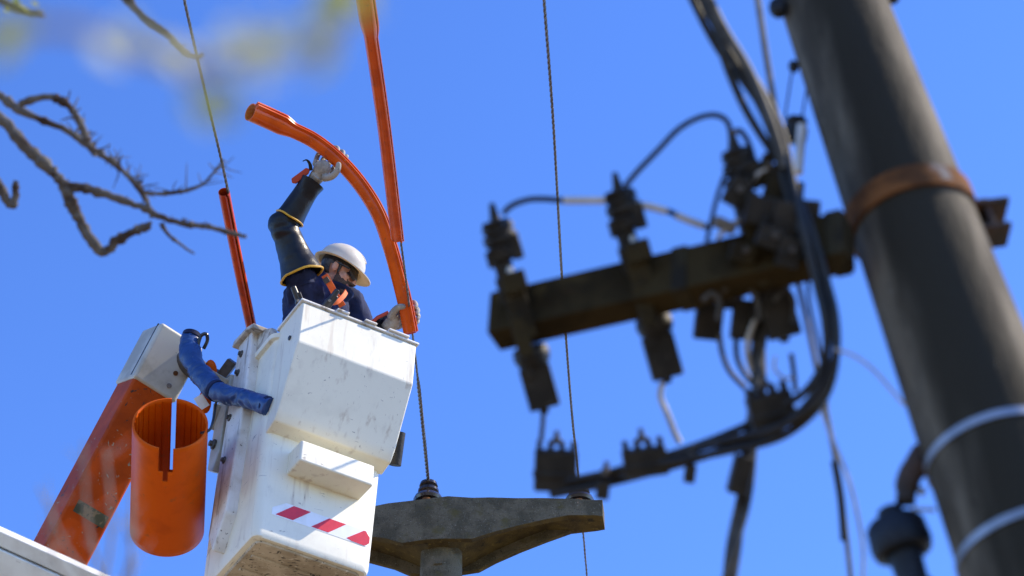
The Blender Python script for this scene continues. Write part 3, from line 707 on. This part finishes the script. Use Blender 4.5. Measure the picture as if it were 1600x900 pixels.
# ------------------------------------------------------------------ spring clamps on the bucket rim
def clamp(pts, d, label, tip=None):
    a, c_ = P(*pts[0], d), P(*pts[1], d - .02); ax3 = (c_ - a).normalized(); s3 = ax3.cross(FW).normalized()
    mb = MB(); mb.tube([a, a.lerp(c_, .45), a.lerp(c_, .55), c_], [.016, .018, .024, .020], 10)
    mb.box(a.lerp(c_, .5) + s3 * .014, (ax3, s3, FW), (.04, .012, .014)); mb.tube([a.lerp(c_, .55) + FW * .02, a.lerp(c_, .95) + FW * .05 + s3 * .02], [.014, .010], 8)
    t = thing("spring_clamp", c_, label, "clamp", "clamps on the bucket rim"); make("jaws", mb, M['black'], t, bevel=(.003, 1))
    pv = MB(); pv.tube([a.lerp(c_, .5) - FW * .03, a.lerp(c_, .5) + FW * .03], .007, 8); make("pivot", pv, M['steel'], t)
    if tip:
        k = MB(); k.box(c_ + (c_ - a).normalized() * .004, (ax3, s3, FW), (.010, .024, .018)); make("tip", k, M['harness'], t, bevel=(.003, 2))
clamp(((458, 448), (475, 491)), 11.98, "black clamp with an orange tip on the bucket rim corner", True)
clamp(((528, 453), (503, 486)), 12.0, "all black clamp on the bucket rim below the harness")

# ------------------------------------------------------------------ near pole with timber crossarm
up_t, up_b = P(1300, 0, 5.30), P(1446, 400, 4.80)
pdir = (up_b - up_t).normalized(); L0 = (up_b - up_t).length
def pole_at(s): return up_t + pdir * s
def pole_r(s): return .5 * (.236 + (.264 - .236) * s / L0)
s_ground = -up_t.z / pdir.z
near = thing("utility_pole", pole_at(s_ground), "leaning weathered pole with rusty collar and timber crossarm, blurred at the right", "utility pole")
mb = MB(); ks = [-1.2, -.5, 0, .4, .8, 1.2, 1.8, 2.6, s_ground + .2]
mb.tube([pole_at(s) for s in ks], [pole_r(s) for s in ks], 64); shaft = make("shaft", mb, M['pole'], near)
# axes around the pole
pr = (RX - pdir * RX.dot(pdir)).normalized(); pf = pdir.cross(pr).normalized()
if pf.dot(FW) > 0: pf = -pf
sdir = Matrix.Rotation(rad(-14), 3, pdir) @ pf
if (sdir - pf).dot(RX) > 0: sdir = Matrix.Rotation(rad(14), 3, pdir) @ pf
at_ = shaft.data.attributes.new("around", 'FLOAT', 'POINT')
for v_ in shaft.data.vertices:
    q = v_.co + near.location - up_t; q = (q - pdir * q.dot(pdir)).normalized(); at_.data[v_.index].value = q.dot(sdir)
dark_band(M['pole'], (.027, .022, .013), .90, 1.22, .55)  # darker band down the side facing the camera, edge broken by noise
def pole_s(y):                                               # distance along axis for a pixel row
    lo2, hi2 = -1.5, 3
    for _ in range(40):
        m_ = (lo2 + hi2) / 2; v = pole_at(m_) - CAMP
        if 450 - FPX * v.dot(UP) / v.dot(FW) < y: lo2 = m_
        else: hi2 = m_
    return lo2
def band(s, hw, th, m, name, tilt=0.):
    c = pole_at(s); a = -pdir; n = 40; r0 = pole_r(s) + .0015
    mbb = MB(); mbb.lathe(c, a, [(r0, -hw), (r0 + th, -hw), (r0 + th, hw), (r0, hw), (r0, -hw)], 48, caps=(False, False))
    return make(name, mbb, m, near)
sc = pole_s(341)
colr = band(sc, .028, .008, M['rust'], "collar")
rp = pole_at(sc) + pr * (pole_r(sc) + .03)
k = MB(); k.box(rp + pdir * .01 + pr * .008, (pdir, pr, pf), (.006, .036, .04)); k.box(rp + pdir * .075 - pr * .0 , (pdir, pr, pf), (.006, .030, .036)); k.box(rp + pdir * .045 - pr * .004, (pdir, pr, pf), (.032, .006, .030))
make("bracket", k, M['rust_dark'], colr, bevel=(.003, 2))
k = MB(); k.lathe(rp - pr * .01 - pdir * .012, pr, [(.015, 0), (.015, .02), (.010, .021), (.010, .042)], 8); make("bolt", k, M['steel_dark'], colr)
for y_ in (700, 850):
    s_ = pole_s(y_ + 12); st_ = band(s_, .008, .003, M['strap'], "strap")
    if y_ == 700:
        k = MB(); cpos = pole_at(s_) + (pr * .60 + pf * .80).normalized() * (pole_r(s_) + .008); k.box(cpos, (pdir, (pr * .80 - pf * .60).normalized(), (pr * .60 + pf * .80).normalized()), (.015, .022, .010)); make("buckle", k, M['strap'], st_, bevel=(.004, 2))
# timber crossarm
bl, br = P(773, 503, 5.02), P(1328, 376, 4.74)
bx = (br - bl).normalized(); bz = (UP - bx * UP.dot(bx)).normalized(); 
bz = (ZU - bx * ZU.dot(bx)).normalized(); by = bx.cross(bz)
k = MB(); k.box((bl + br) / 2, (bx, by, bz), ((br - bl).length / 2, .036, .056)); xarm = make("crossarm", k, M['beam'], near, bevel=(.005, 2))
for f_ in (.55, .97):
    c = bl.lerp(br, f_); k = MB(); k.box(c, (bx, by, bz), (.018, .0395, .0595)); make("arm_strap", k, M['grime_brown'], xarm, bevel=(.003, 1))
# fuse holders straddling the crossarm
def fuse(dx, dy, d):
    Q = lambda x, y, e=0.: P(x + dx, y + dy, d + e)
    t = MB()
    axd = (Q(858, 640) - Q(768, 318)).normalized(); sx = (RX - axd * RX.dot(axd)).normalized(); sf_ = axd.cross(sx)
    m_ = 1.36e-3 * d / 4.9
    t.box(Q(810, 482, -.060), (axd, sx, sf_), (.066, .024, .006)); t.box(Q(815, 524, -.06), (axd, sx, sf_), (.045, .017, .012))
    t.box(Q(804, 440, -.03), (axd, sx, sf_), (.022, .026, .05))
    root = make("fuse_holder", t, M['grime_brown'], near, bevel=(.004, 2))
    t = MB(); t.tube([Q(768, 317), Q(774, 345)], [.006, .013], 10); t.lathe(Q(781, 368), axd, [(.018, -.035), (.032, -.03), (.037, -.012), (.032, -.010), (.032, -.004), (.039, -.002), (.039, .018), (.033, .020), (.033, .026), (.040, .028), (.040, .05), (.030, .056)], 14)
    t.box(Q(772, 405), (axd, sx, sf_), (.018, .016, .03)); t.box(Q(806, 385, -.01), (axd, sx, sf_), (.028, .012, .026))
    for q in range(4): t.box(Q(768 + q * 4, 350 + q * 13, -.02), (axd, sx, sf_), (.005, .02, .02))
    make("top_clamp", t, M['grime'], root, bevel=(.002, 1))
    t = MB(); t.box(Q(790, 428), (axd, sx, sf_), (.045, .020, .030)); t.box(Q(797, 452, -.02), (axd, sx, sf_), (.03, .026, .03)); make("neck", t, M['grime'], root, bevel=(.003, 1))
    t = MB(); t.tube([Q(796, 418, -.045), Q(802, 448, -.06)], .006, 8); t.ell(Q(803, 452, -.062), AX, (.009, .009, .009), 10, 8); make("contact_blade", t, M['alu'], root)
    t = MB(); t.lathe(Q(832, 560), axd, [(.020, -.03), (.038, -.025), (.042, -.005), (.036, .012), (.028, .02)], 18); t.box(Q(843, 605), (axd, sx, sf_), (.047, .034, .026)); t.box(Q(850, 640), (axd, sx, sf_), (.010, .010, .010))
    t.box(Q(826, 582, -.02), (axd, sx, sf_), (.016, .010, .012))
    make("fuse_carrier", t, M['grime'], root, bevel=(.004, 2))
    return Q
fuse(0, 0, 4.98); fuse(192, -48, 4.92); fuse(375, -112, 4.84)
# clutter of clamps between the third fuse and the pole
def blk(x, y, d, hx, hy, hz, m, name, ang=0., parent=None, ribs=0):
    a = rad(ang); ux = c2w(math.cos(a), -math.sin(a), 0); uy = c2w(math.sin(a), math.cos(a), 0)
    t = MB(); t.box(P(x, y, d), (ux, uy, FW), (hx, hy, hz))
    for i in range(ribs): t.box(P(x, y, d) + ux * (hx * (-.8 + 1.6 * i / max(1, ribs - 1))) + uy * (hy + .008), (ux, uy, FW), (hx * .13, .012, hz * .8))
    if ribs: t.box(P(x, y, d) - uy * hy * .2, (ux, uy, FW), (hx * 1.06, hy * .16, hz * 1.1))
    return make(name, t, m, parent, bevel=(.004, 2))
for x, y, d, a, c_, m_, an in ((1215, 290, 4.80, .024, .04, 'grime_brown', 15), (1190, 330, 4.76, .035, .03, 'grime', 12), (1225, 345, 4.74, .026, .040, 'grime', 12), (1132, 352, 4.82, .024, .012, 'alu_old', 25), (1255, 350, 4.8, .03, .05, 'grime', 5)):
    blk(x, y, d, a, c_, .028, M[m_], "cable_clamp", an, near)
for x, y, d, hx, hy in ((1107, 502, 4.92, .029, .040), (1166, 500, 4.88, .030, .043)):
    o = blk(x, y, d, hx, hy, .028, M['grime'], "terminal_box", 6, near)
    t = MB(); t.tube(spline([P(x - 12, y - 28, d - .01), P(x - 4, y - 42, d), P(x + 10, y - 42, d), P(x + 14, y - 28, d)], 4), .006, 8); make("wire_link", t, M['alu'], o)
for x, y, d, a, c_, m_, an, rb in ((1150, 300, 4.80, .020, .030, 'grime', 30, 3), (1172, 318, 4.78, .018, .022, 'grime_brown', -10, 0), (1205, 372, 4.73, .030, .022, 'grime', 20, 3), (1240, 310, 4.82, .018, .035, 'grime_brown', 5, 0), (1232, 395, 4.72, .022, .03, 'grime', 12, 2), (1160, 395, 4.77, .026, .02, 'grime_brown', 12, 0), (1195, 262, 4.82, .012, .03, 'grime_brown', 20, 0), (1190, 480, 4.86, .018, .030, 'grime', 20, 2), (1140, 470, 4.9, .02, .018, 'grime', 0, 0), (1215, 455, 4.85, .022, .02, 'grime_brown', 14, 0)):
    o = blk(x, y, d, a, c_, .024, M[m_], "cable_clamp", an, near, rb)
    t = MB(); t.lathe(P(x + 6, y - 4, d - .026), -FW, [(.007, 0), (.007, .006), (.004, .007), (.004, .014)], 8); make("bolt", t, M['steel_dark'], o)
for pts in ([(1120, 372), (1142, 352), (1168, 340), (1196, 352)], [(1168, 290), (1190, 268), (1212, 262)], [(1130, 455), (1150, 440), (1180, 462), (1186, 500)], [(1210, 470), (1226, 452), (1240, 470), (1238, 505)], [(1098, 470), (1112, 458), (1124, 470), (1122, 500)]):
    t = MB(); t.tube([V(p) for p in spline([tuple(P(x, y, 4.80)) for x, y in pts], 6)], .0055, 8); make("wire_link", t, M['cable_grey' if pts[0][0] % 4 else 'alu'], near)
# strain insulator with rusty clevis at the pole's left side
s_ = pole_s(800); ic = P(1404, 838, 4.45); idr = (P(1428, 900, 4.40) - P(1385, 770, 4.5)).normalized()
t = MB(); t.tube(spline([P(1442, 705, 4.52), P(1428, 730, 4.50), P(1418, 755, 4.48), P(1415, 785, 4.46)], 5), [.022] * 6 + [.024] * 6 + [.020] * 4, 12); t.ell(P(1432, 728, 4.5), AX, (.024, .024, .03))
hk = make("clevis", t, M['rust_dark'], near)
t = MB(); t.ell(P(1440, 768, 4.47), AX, (.008, .008, .010)); make("pin_head", t, M['alu'], hk)
t = MB(); t.tube([P(1425, 795, 4.45), P(1462, 797, 4.44)], .004, 8); make("pin", t, M['alu'], hk)
t = MB(); t.lathe(ic, idr, [(.02, -.062), (.026, -.058), (.026, -.035), (.050, -.032), (.058, -.022), (.061, .02), (.056, .036), (.045, .04), (.034, .03), (.030, .10), (.036, .105), (.036, .16)], 28); make("strain_insulator", t, M['glaze'], near)
# small ring clip and white rod near the top
t = MB(); t.ell(P(1240, 104, 5.2), AX, (.012, .012, .018)); t.tube([P(1237, 115, 5.2), P(1226, 185, 5.15)], .0025, 6); t.tube([P(1262, 130, 5.2), P(1252, 190, 5.15)], .0025, 6); make("tie_wire", t, M['grime'], near)
t = MB(); t.lathe(P(1243, 203, 5.1), c2w(.1, 1, .2), [(.012, -.032), (.026, -.026), (.028, .0), (.022, .012), (.026, .02), (.018, .03)], 16); make("spool_insulator", t, M['grime'], near)
t = MB(); t.tube([P(1253, 196, 5.06), P(1247, 270, 5.0)], .011, 10); make("white_rod", t, M['sleeve_white'], near)
for x_, y_, r3_ in ((1216, 12, (.022, .02, .03)), (1394, -3, (.018, .018, .012))):
    t = MB(); t.ell(P(x_, y_, 5.25), AX, r3_); make("cap_bolt", t, M['grime'], near)

# ------------------------------------------------------------------ cables around the near pole
def cable(name, pix, d, r, m, label, group=None, strands=1, off=.012, extra=None, cat='cable', pitch=1.2):
    pts = [P(*(p if len(p) == 3 else (p[0], p[1], d))) for p in pix]
    path = [V(p) for p in spline([tuple(p) for p in pts], 10)]; mb = MB(); acc = 0
    if strands == 1: mb.tube(path, r, 10)
    else:
        for k in range(strands):
            q = []; acc = 0
            for i, p in enumerate(path):
                if i: acc += (p - path[i - 1]).length
                t = (path[min(i + 1, len(path) - 1)] - path[max(i - 1, 0)]).normalized(); n = (FW - t * FW.dot(t)).normalized(); b = t.cross(n)
                an = acc / pitch * 6.28 + k * 6.283 / strands
                q.append(p + (n * math.cos(an) + b * math.sin(an)) * off)
            mb.tube(q, r, 9)
    if extra is None: return props(make(name, mb, m), label, cat, group)
    t = thing(name, pts[0], label, cat, group); make("core", mb, m, t)
    for seg, nm, mm, rr4 in extra:
        e = MB(); e.tube([V(p) for p in spline([tuple(P(*(p if len(p) == 3 else (p[0], p[1], d)))) for p in seg], 6)], rr4, 10); make(nm, e, mm, t)
    return t
cable("cable_bundle", [(1072, -40, 4.95), (1092, 0, 4.93), (1130, 72, 4.9), (1178, 140, 4.86), (1212, 205, 4.82), (1236, 290, 4.76), (1258, 360, 4.70), (1282, 440, 4.66), (1298, 500, 4.62), (1300, 560, 4.60), (1278, 622, 4.62), (1220, 672, 4.68), (1140, 697, 4.75), (1060, 718, 4.82), (970, 741, 4.9), (862, 768, 4.96)], 4.8, .0088, M['cable'],
      "thick black cable bundle sweeping down and curving left below the crossarm", strands=3, off=.0125)
cable("cable_bundle", [(1190, 500, 4.87), (1186, 560, 4.85), (1183, 620, 4.8), (1172, 700, 4.78), (1160, 790, 4.74), (1146, 860, 4.7), (1130, 950, 4.66)], 4.8, .0080, M['cable_grey'],
      "cable bundle in painted sunlit grey hanging straight down below the connectors", strands=3, off=.010, pitch=.6)
cable("branch_cable", [(1096, -30, 4.9), (1128, 40, 4.88), (1170, 110, 4.85), (1204, 190, 4.8), (1226, 262, 4.77)], 4.85, .010, M['cable_grey'], "cable in painted sunlit grey along the right side of the thick bundle")  # light grey puts the bundle's sunlit side into colour
cable("branch_cable", [(1128, 80, 4.86), (1140, 115, 4.86), (1162, 165, 4.85), (1185, 205, 4.83), (1212, 245, 4.81)], 4.85, .009, M['cable'], "short black cable leaving the thick bundle to the left and rejoining it")
cable("service_wire", [(1176, -40), (1184, 0), (1196, 80), (1206, 140), (1216, 200)], 4.95, .0072, M['alu_old'], "thin grey wire coming down from above to join the thick bundle", cat='wire')
cable("jumper_cable", [(786, 334), (800, 321), (826, 312), (852, 311), (880, 313), (915, 313), (945, 313), (990, 319), (1040, 329), (1072, 343), (1112, 357)], 4.9, .0066, M['cable'], "black jumper with three white sleeves arching between the clamps",
      extra=[([(880, 313), (915, 313), (945, 313)], "white_sleeve", M['sleeve_white'], .0085), ([(990, 319), (1016, 323), (1042, 330)], "white_sleeve", M['sleeve_white'], .0085), ([(1056, 336), (1078, 345), (1100, 353)], "white_sleeve", M['sleeve_white'], .0085)])
cable("jumper_cable", [(976, 292), (996, 268), (1028, 235), (1060, 202), (1092, 184), (1118, 180), (1136, 190), (1142, 215), (1140, 256)], 4.88, .0064, M['cable'], "black jumper rising from the middle clamp in a tall arch")
cable("jumper_cable", [(1142, 212), (1155, 204), (1168, 220), (1178, 252), (1182, 296)], 4.85, .0064, M['cable'], "short black jumper looping over beside the tall arch")
cable("stay_wire", [(1134, 270), (1120, 310), (1104, 378)], 4.84, .005, M['cable'], "straight dark rod leaning beside the third clamp", cat='wire')
cable("ground_wire", [(1246, 438), (1260, 500), (1276, 575), (1290, 640), (1304, 710), (1318, 800), (1332, 930)], 4.86, .0058, M['alu_old'], "long grey wire falling from the crossarm to the bottom edge",
      extra=[([(1304, 720, 4.855), (1314, 780, 4.855), (1319, 845, 4.855)], "dark_tape", M['cable'], .0085)], cat='wire')
cable("ground_wire", [(1262, 440), (1266, 480), (1285, 570), (1292, 640)], 4.9, .0045, M['cable'], "short dark wire beside the long grey falling wire", cat='wire')
cable("thin_wire", [(1304, 545), (1335, 556), (1365, 578), (1392, 608), (1414, 634)], 4.5, .0032, M['alu'], "fine silvery wire curving from the bundle to the pole", cat='wire')
cable("thin_wire", [(1284, 640), (1302, 690), (1326, 750), (1342, 815), (1349, 870), (1346, 930)], 4.6, .0036, M['alu'], "fine silvery wire bowing outward beside the falling grey wire", cat='wire')
cable("thin_wire", [(1212, 556), (1210, 575), (1224, 590), (1240, 590)], 4.7, .003, M['alu'], "tiny silvery wire hook under the terminal boxes", cat='wire')
cable("tail_wire", [(849, 640), (848, 662), (845, 690)], 4.98, .0058, M['cable_grey'], "short straight tail wire under the outermost fuse holder", cat='wire', group='tail wires')
cable("tail_wire", [(1036, 596), (1032, 620), (1044, 650), (1054, 676), (1062, 692)], 4.92, .0068, M['alu'], "silver kinked tail wire under the middle fuse holder", cat='wire', group='tail wires')
cable("tail_wire", [(1236, 552), (1240, 580), (1243, 612)], 4.84, .0058, M['cable_grey'], "short grey tail wire under the fuse holder nearest the pole", cat='wire', group='tail wires')
cable("loop_cable", [(1124, 520), (1128, 550), (1140, 580), (1164, 606)], 4.88, .0062, M['cable_grey'], "looped grey lead from the left terminal box", cat='wire')
cable("loop_cable", [(1150, 520), (1152, 560), (1168, 590), (1184, 606)], 4.86, .0062, M['cable'], "looped dark lead from the right terminal box", cat='wire')
cable("loop_cable", [(1180, 500), (1168, 535), (1172, 570), (1186, 600)], 4.84, .0066, M['alu'], "bright silver lead between the terminal boxes and the connector", cat='wire')
cable("second_cable", [(1292, 560, 4.66), (1262, 608, 4.68), (1214, 640, 4.72), (1150, 672, 4.78), (1060, 706, 4.84), (940, 742, 4.9)], 4.7, .0085, M['cable'], "black cable tracking just above the curved thick bundle")
# insulation-piercing connectors
def connector(x, y, d, hx, hy, hz, ang, ribs, label):
    o = blk(x, y, d, hx, hy, hz, M['grime'], "cable_connector", ang, None, ribs); props(o, label, "connector", "black cable connectors")
    a = rad(ang); ux = c2w(math.cos(a), -math.sin(a), 0); uy = c2w(math.sin(a), math.cos(a), 0); c = P(x, y, d)
    t = MB(); t.lathe(c + uy * hy + uy * .012, uy, [(.010, 0), (.010, .014), (.006, .016), (.006, .03)], 8)
    t.v = [p for p in t.v]; b_ = make("bolt", t, M['steel_dark'], o)
    return o
connector(868, 735, 4.98, .046, .044, .04, 2, 4, "large black toothed connector at the far left cable end")
connector(1008, 722, 4.86, .046, .030, .034, -8, 4, "squat black toothed connector on the curved cable midway")
connector(1205, 642, 4.74, .046, .036, .036, -14, 4, "black toothed connector where the lead wires meet the bend")
connector(1157, 742, 4.74, .020, .040, .03, 14, 0, "narrow black connector strapped to the hanging bundle")
connector(942, 766, 4.88, .014, .020, .014, 8, 0, "tiny black clip hanging under the cable near its left end")
connector(1078, 740, 4.8, .012, .020, .012, 8, 0, "tiny black clip hanging under the middle of the curved cable")

# ------------------------------------------------------------------ trees
def branch(mb, pix, d, r0, r1, seed=0, k=7, n=9, bend=.5):
    pts = [P(*(p if len(p) == 3 else (p[0], p[1], d))) for p in pix]
    path = [V(p) for p in spline([tuple(p) for p in pts], k)]; L = len(path); rj = random.Random(seed * 7 + 1)
    q = [p + mnoise.noise_vector(p * 9 + V((seed, 0, 0))) * (r0 * bend) + V((rj.uniform(-1, 1), rj.uniform(-1, 1), rj.uniform(-1, 1))) * (r0 * .16 if i % 2 else 0) for i, p in enumerate(path)]
    rr5 = [(r0 + (r1 - r0) * i / (L - 1)) * (1 + .30 * mnoise.noise(p * 24 + V((seed, 3, 0))) + (rj.random() ** 5) * .55) for i, p in enumerate(path)]
    mb.tube(q, rr5, n)
    return path
def twigs(mb, path, cnt, ln, r, seed, a0=.2):
    rg = random.Random(seed)
    for _ in range(cnt):
        i = int(len(path) * (a0 + (1 - a0) * rg.random())) - 1; p = path[max(0, i)]
        dv = V((rg.uniform(-.5, .9), rg.uniform(-.6, .6), rg.uniform(-.1, 1))).normalized() * ln * rg.uniform(.4, 1)
        mb.tube([p, p + dv * .5 + V((rg.uniform(-1, 1), rg.uniform(-1, 1), rg.uniform(-1, 1))) * ln * .08, p + dv], [r, r * .7, r * .35], 6)
TD = 6.6; kx = TD / FPX
tree = thing("bare_tree", V((P(-420, 500, TD).x, P(-420, 500, TD).y, 0)), "knobbly bare tree limb reaching in from the left edge, softly blurred", "tree")
tr = MB(); tb = tree.location.copy(); hub = P(-330, 120, TD + .2)
tr.tube([tb, tb + V((.03, 0, 2)), V((hub.x - .1, hub.y, hub.z - .6)), hub], [.16, .13, .10, .07], 16); make("trunk", tr, M['bark'], tree)
lim = MB()
b1 = branch(lim, [(-330, 120, TD + .2), (-200, 110), (-90, 130), (-20, 165), (32, 222), (76, 268), (100, 292), (150, 300), (202, 318), (242, 336), (300, 352), (340, 358), (384, 368)], TD, 11.5 * kx, 3.0 * kx, 1)
b2 = branch(lim, [(98, 288), (112, 322), (134, 362), (160, 396), (184, 376), (212, 360), (238, 352)], TD, 9.5 * kx, 5.5 * kx, 2)
make("limb", lim, M['bark'], tree)
lim = MB()
b3 = branch(lim, [(-330, 120, TD + .2), (-120, 110), (-20, 142), (20, 165), (62, 186), (110, 206), (148, 234), (186, 262), (215, 292), (228, 312)], TD - .1, 7.5 * kx, 3.4 * kx, 3)
b4 = branch(lim, [(30, 164), (72, 151), (104, 163), (124, 192), (138, 226), (150, 240)], TD - .15, 5 * kx, 5.5 * kx, 4)
b5 = branch(lim, [(222, 302), (252, 303), (286, 298), (316, 288), (334, 270), (350, 250)], TD, 3.6 * kx, 2 * kx, 5)
branch(lim, [(228, 308), (233, 322), (240, 338)], TD, 4 * kx, 4 * kx, 6); branch(lim, [(252, 348), (262, 366), (282, 382), (304, 396)], TD, 4 * kx, 1.5 * kx, 8)
make("limb", lim, M['bark'], tree)
lim = MB(); branch(lim, [(-200, 110), (-60, 220), (-5, 285), (8, 312), (20, 320), (23, 284)], TD + .1, 10 * kx, 5 * kx, 9); make("limb", lim, M['bark'], tree)
lim = MB(); b6 = branch(lim, [(-200, -240), (60, -90), (150, -40), (192, -8), (222, 26), (256, 54), (282, 78), (300, 88), (318, 86)], TD, 8 * kx, 3.4 * kx, 10)
branch(lim, [(-330, 120, TD + .2), (-280, -100), (-200, -240)], TD, 20 * kx, 9 * kx, 14); make("limb", lim, M['bark'], tree)
tw = MB()
twigs(tw, b3, 34, .09, 1.5 * kx, 21, .55); twigs(tw, b3, 18, .035, 2.2 * kx, 41, .6); twigs(tw, b4, 18, .06, 2.2 * kx, 22, .4); twigs(tw, b5, 12, .09, 1.3 * kx, 23, .2); twigs(tw, b1, 16, .035, 2.2 * kx, 24, .35); twigs(tw, b2, 8, .025, 2.4 * kx, 29, .2); twigs(tw, b6, 6, .04, 1.6 * kx, 25, .6)
o = make("twigs", tw, M['bark'], tree); o['kind'] = 'stuff'
# very near, strongly blurred leafy sapling branch
ND = 1.22; kn2 = ND / FPX
sap = thing("leafy_sapling", V((-.95, .75, 0)), "out of focus sapling branch with spring leaves painted sunlit pale across the upper left corner", "tree")
sm = MB(); e0 = P(-260, 30, ND)
sm.tube([sap.location.copy(), V((-.90, .74, 1.0)), V((-.75, .80, 2.0)), e0], [.022, .018, .012, .008], 10); make("trunk", sm, M['bark_sunlit'], sap)
sb_ = MB()
p1 = branch(sb_, [(-260, 30), (-60, 60), (60, 40), (140, 50), (250, 92), (330, 100), (410, 88), (490, 72), (560, 0)], ND, 13 * kn2, 8 * kn2, 11)
p2 = branch(sb_, [(250, 92), (300, 120), (330, 160), (345, 190)], ND, 7 * kn2, 4 * kn2, 12)
make("limb", sb_, M['bark_sunlit'], sap)
def leaves(spots, d, size, m, name, parent, seed, aspect=.55):
    rg = random.Random(seed); mb = MB()
    for x, y in spots:
        c = P(x, y, d * rg.uniform(.96, 1.04)); a = V((rg.uniform(-1, 1), rg.uniform(-1, 1), rg.uniform(-1, 1))).normalized(); b_ = a.orthogonal().normalized(); n_ = a.cross(b_)
        s_ = size * rg.uniform(.7, 1.25); rows = []
        for i in range(7):
            t = i / 6; wd = aspect * s_ * math.sin(math.pi * min(1, t * .93 + .03)) ** .8 * .5
            ctr = c + a * (s_ * (t - .5)) + n_ * (.12 * s_ * math.sin(math.pi * t))
            rows.append([ctr - b_ * wd + n_ * wd * .3, ctr, ctr + b_ * wd + n_ * wd * .3])
        mb.loft(rows, caps=(False, False), closed=False)
    o = make(name, mb, m, parent); return o
rg = random.Random(4)
cl = lambda x, y, sx, sy, n_: [(x + rg.gauss(0, sx), y + rg.gauss(0, sy)) for _ in range(n_)]
sp1 = cl(362, 62, 14, 12, 5) + cl(430, 70, 16, 14, 8) + cl(300, 95, 40, 14, 9) + cl(400, 105, 20, 8, 5) + cl(500, 40, 10, 10, 3) + cl(190, 60, 30, 14, 5)
sp2 = cl(492, 80, 9, 12, 6) + cl(548, 2, 16, 12, 8) + cl(338, 158, 12, 14, 4) + cl(8, 38, 14, 12, 5) + cl(420, 50, 10, 10, 3) + cl(305, 165, 10, 10, 2)
leaves(sp1, ND, .024, M['leaf_sunlit'], "sunlit_leaves", sap, 1); leaves(sp2, ND, .025, M['leaf'], "green_leaves", sap, 2)
# leafy twig end in the corner, a little blurred
ct_ = thing("budding_branch", P(-60, -60, 5.0), "green budding twig end in the top left corner", "branch")
mb = MB(); branch(mb, [(-200, -70), (-60, -30), (0, 0), (40, 14), (70, 20)], 5.0, .012, .006, 15); make("limb", mb, M['bark'], ct_)
leaves([(5, -4), (22, 4), (34, 12), (52, 6), (-10, 18), (12, 14), (60, 18)], 5.0, .035, M['leaf'], "green_leaves", ct_, 6)
# pale dry stems rising in front of the boom
ds = thing("dry_bush", V((P(120, 800, 3.4).x, P(120, 800, 3.4).y, 0)), "pale dry twigs blurred in front of the orange boom's foot", "bush")
mb = MB(); rg = random.Random(8)
for x0_, y0_, x1_, y1_ in ((170, 960, 130, 690), (185, 960, 205, 760), (150, 950, 60, 760), (160, 955, 165, 700), (120, 960, 80, 790), (200, 960, 190, 800)):
    b0 = ds.location + V((rg.uniform(-.05, .05), rg.uniform(-.05, .05), 0))
    pth = [b0, P(x0_, y0_ + 250, 3.4), P(x0_, y0_, 3.4), P((x0_ + x1_) / 2 + rg.uniform(-15, 15), (y0_ + y1_) / 2, 3.4), P(x1_, y1_, 3.4)]
    q = [V(p) for p in spline([tuple(p) for p in pth], 6)]; n_ = len(q); mb.tube(q, [.0042 * (1 - .8 * i / n_) + .0007 for i in range(n_)], 6)
    twigs(mb, q[-10:], 4, .06, .0012, rg.randint(0, 99), .1)
o = make("stems", mb, M['bark_dry'], ds)
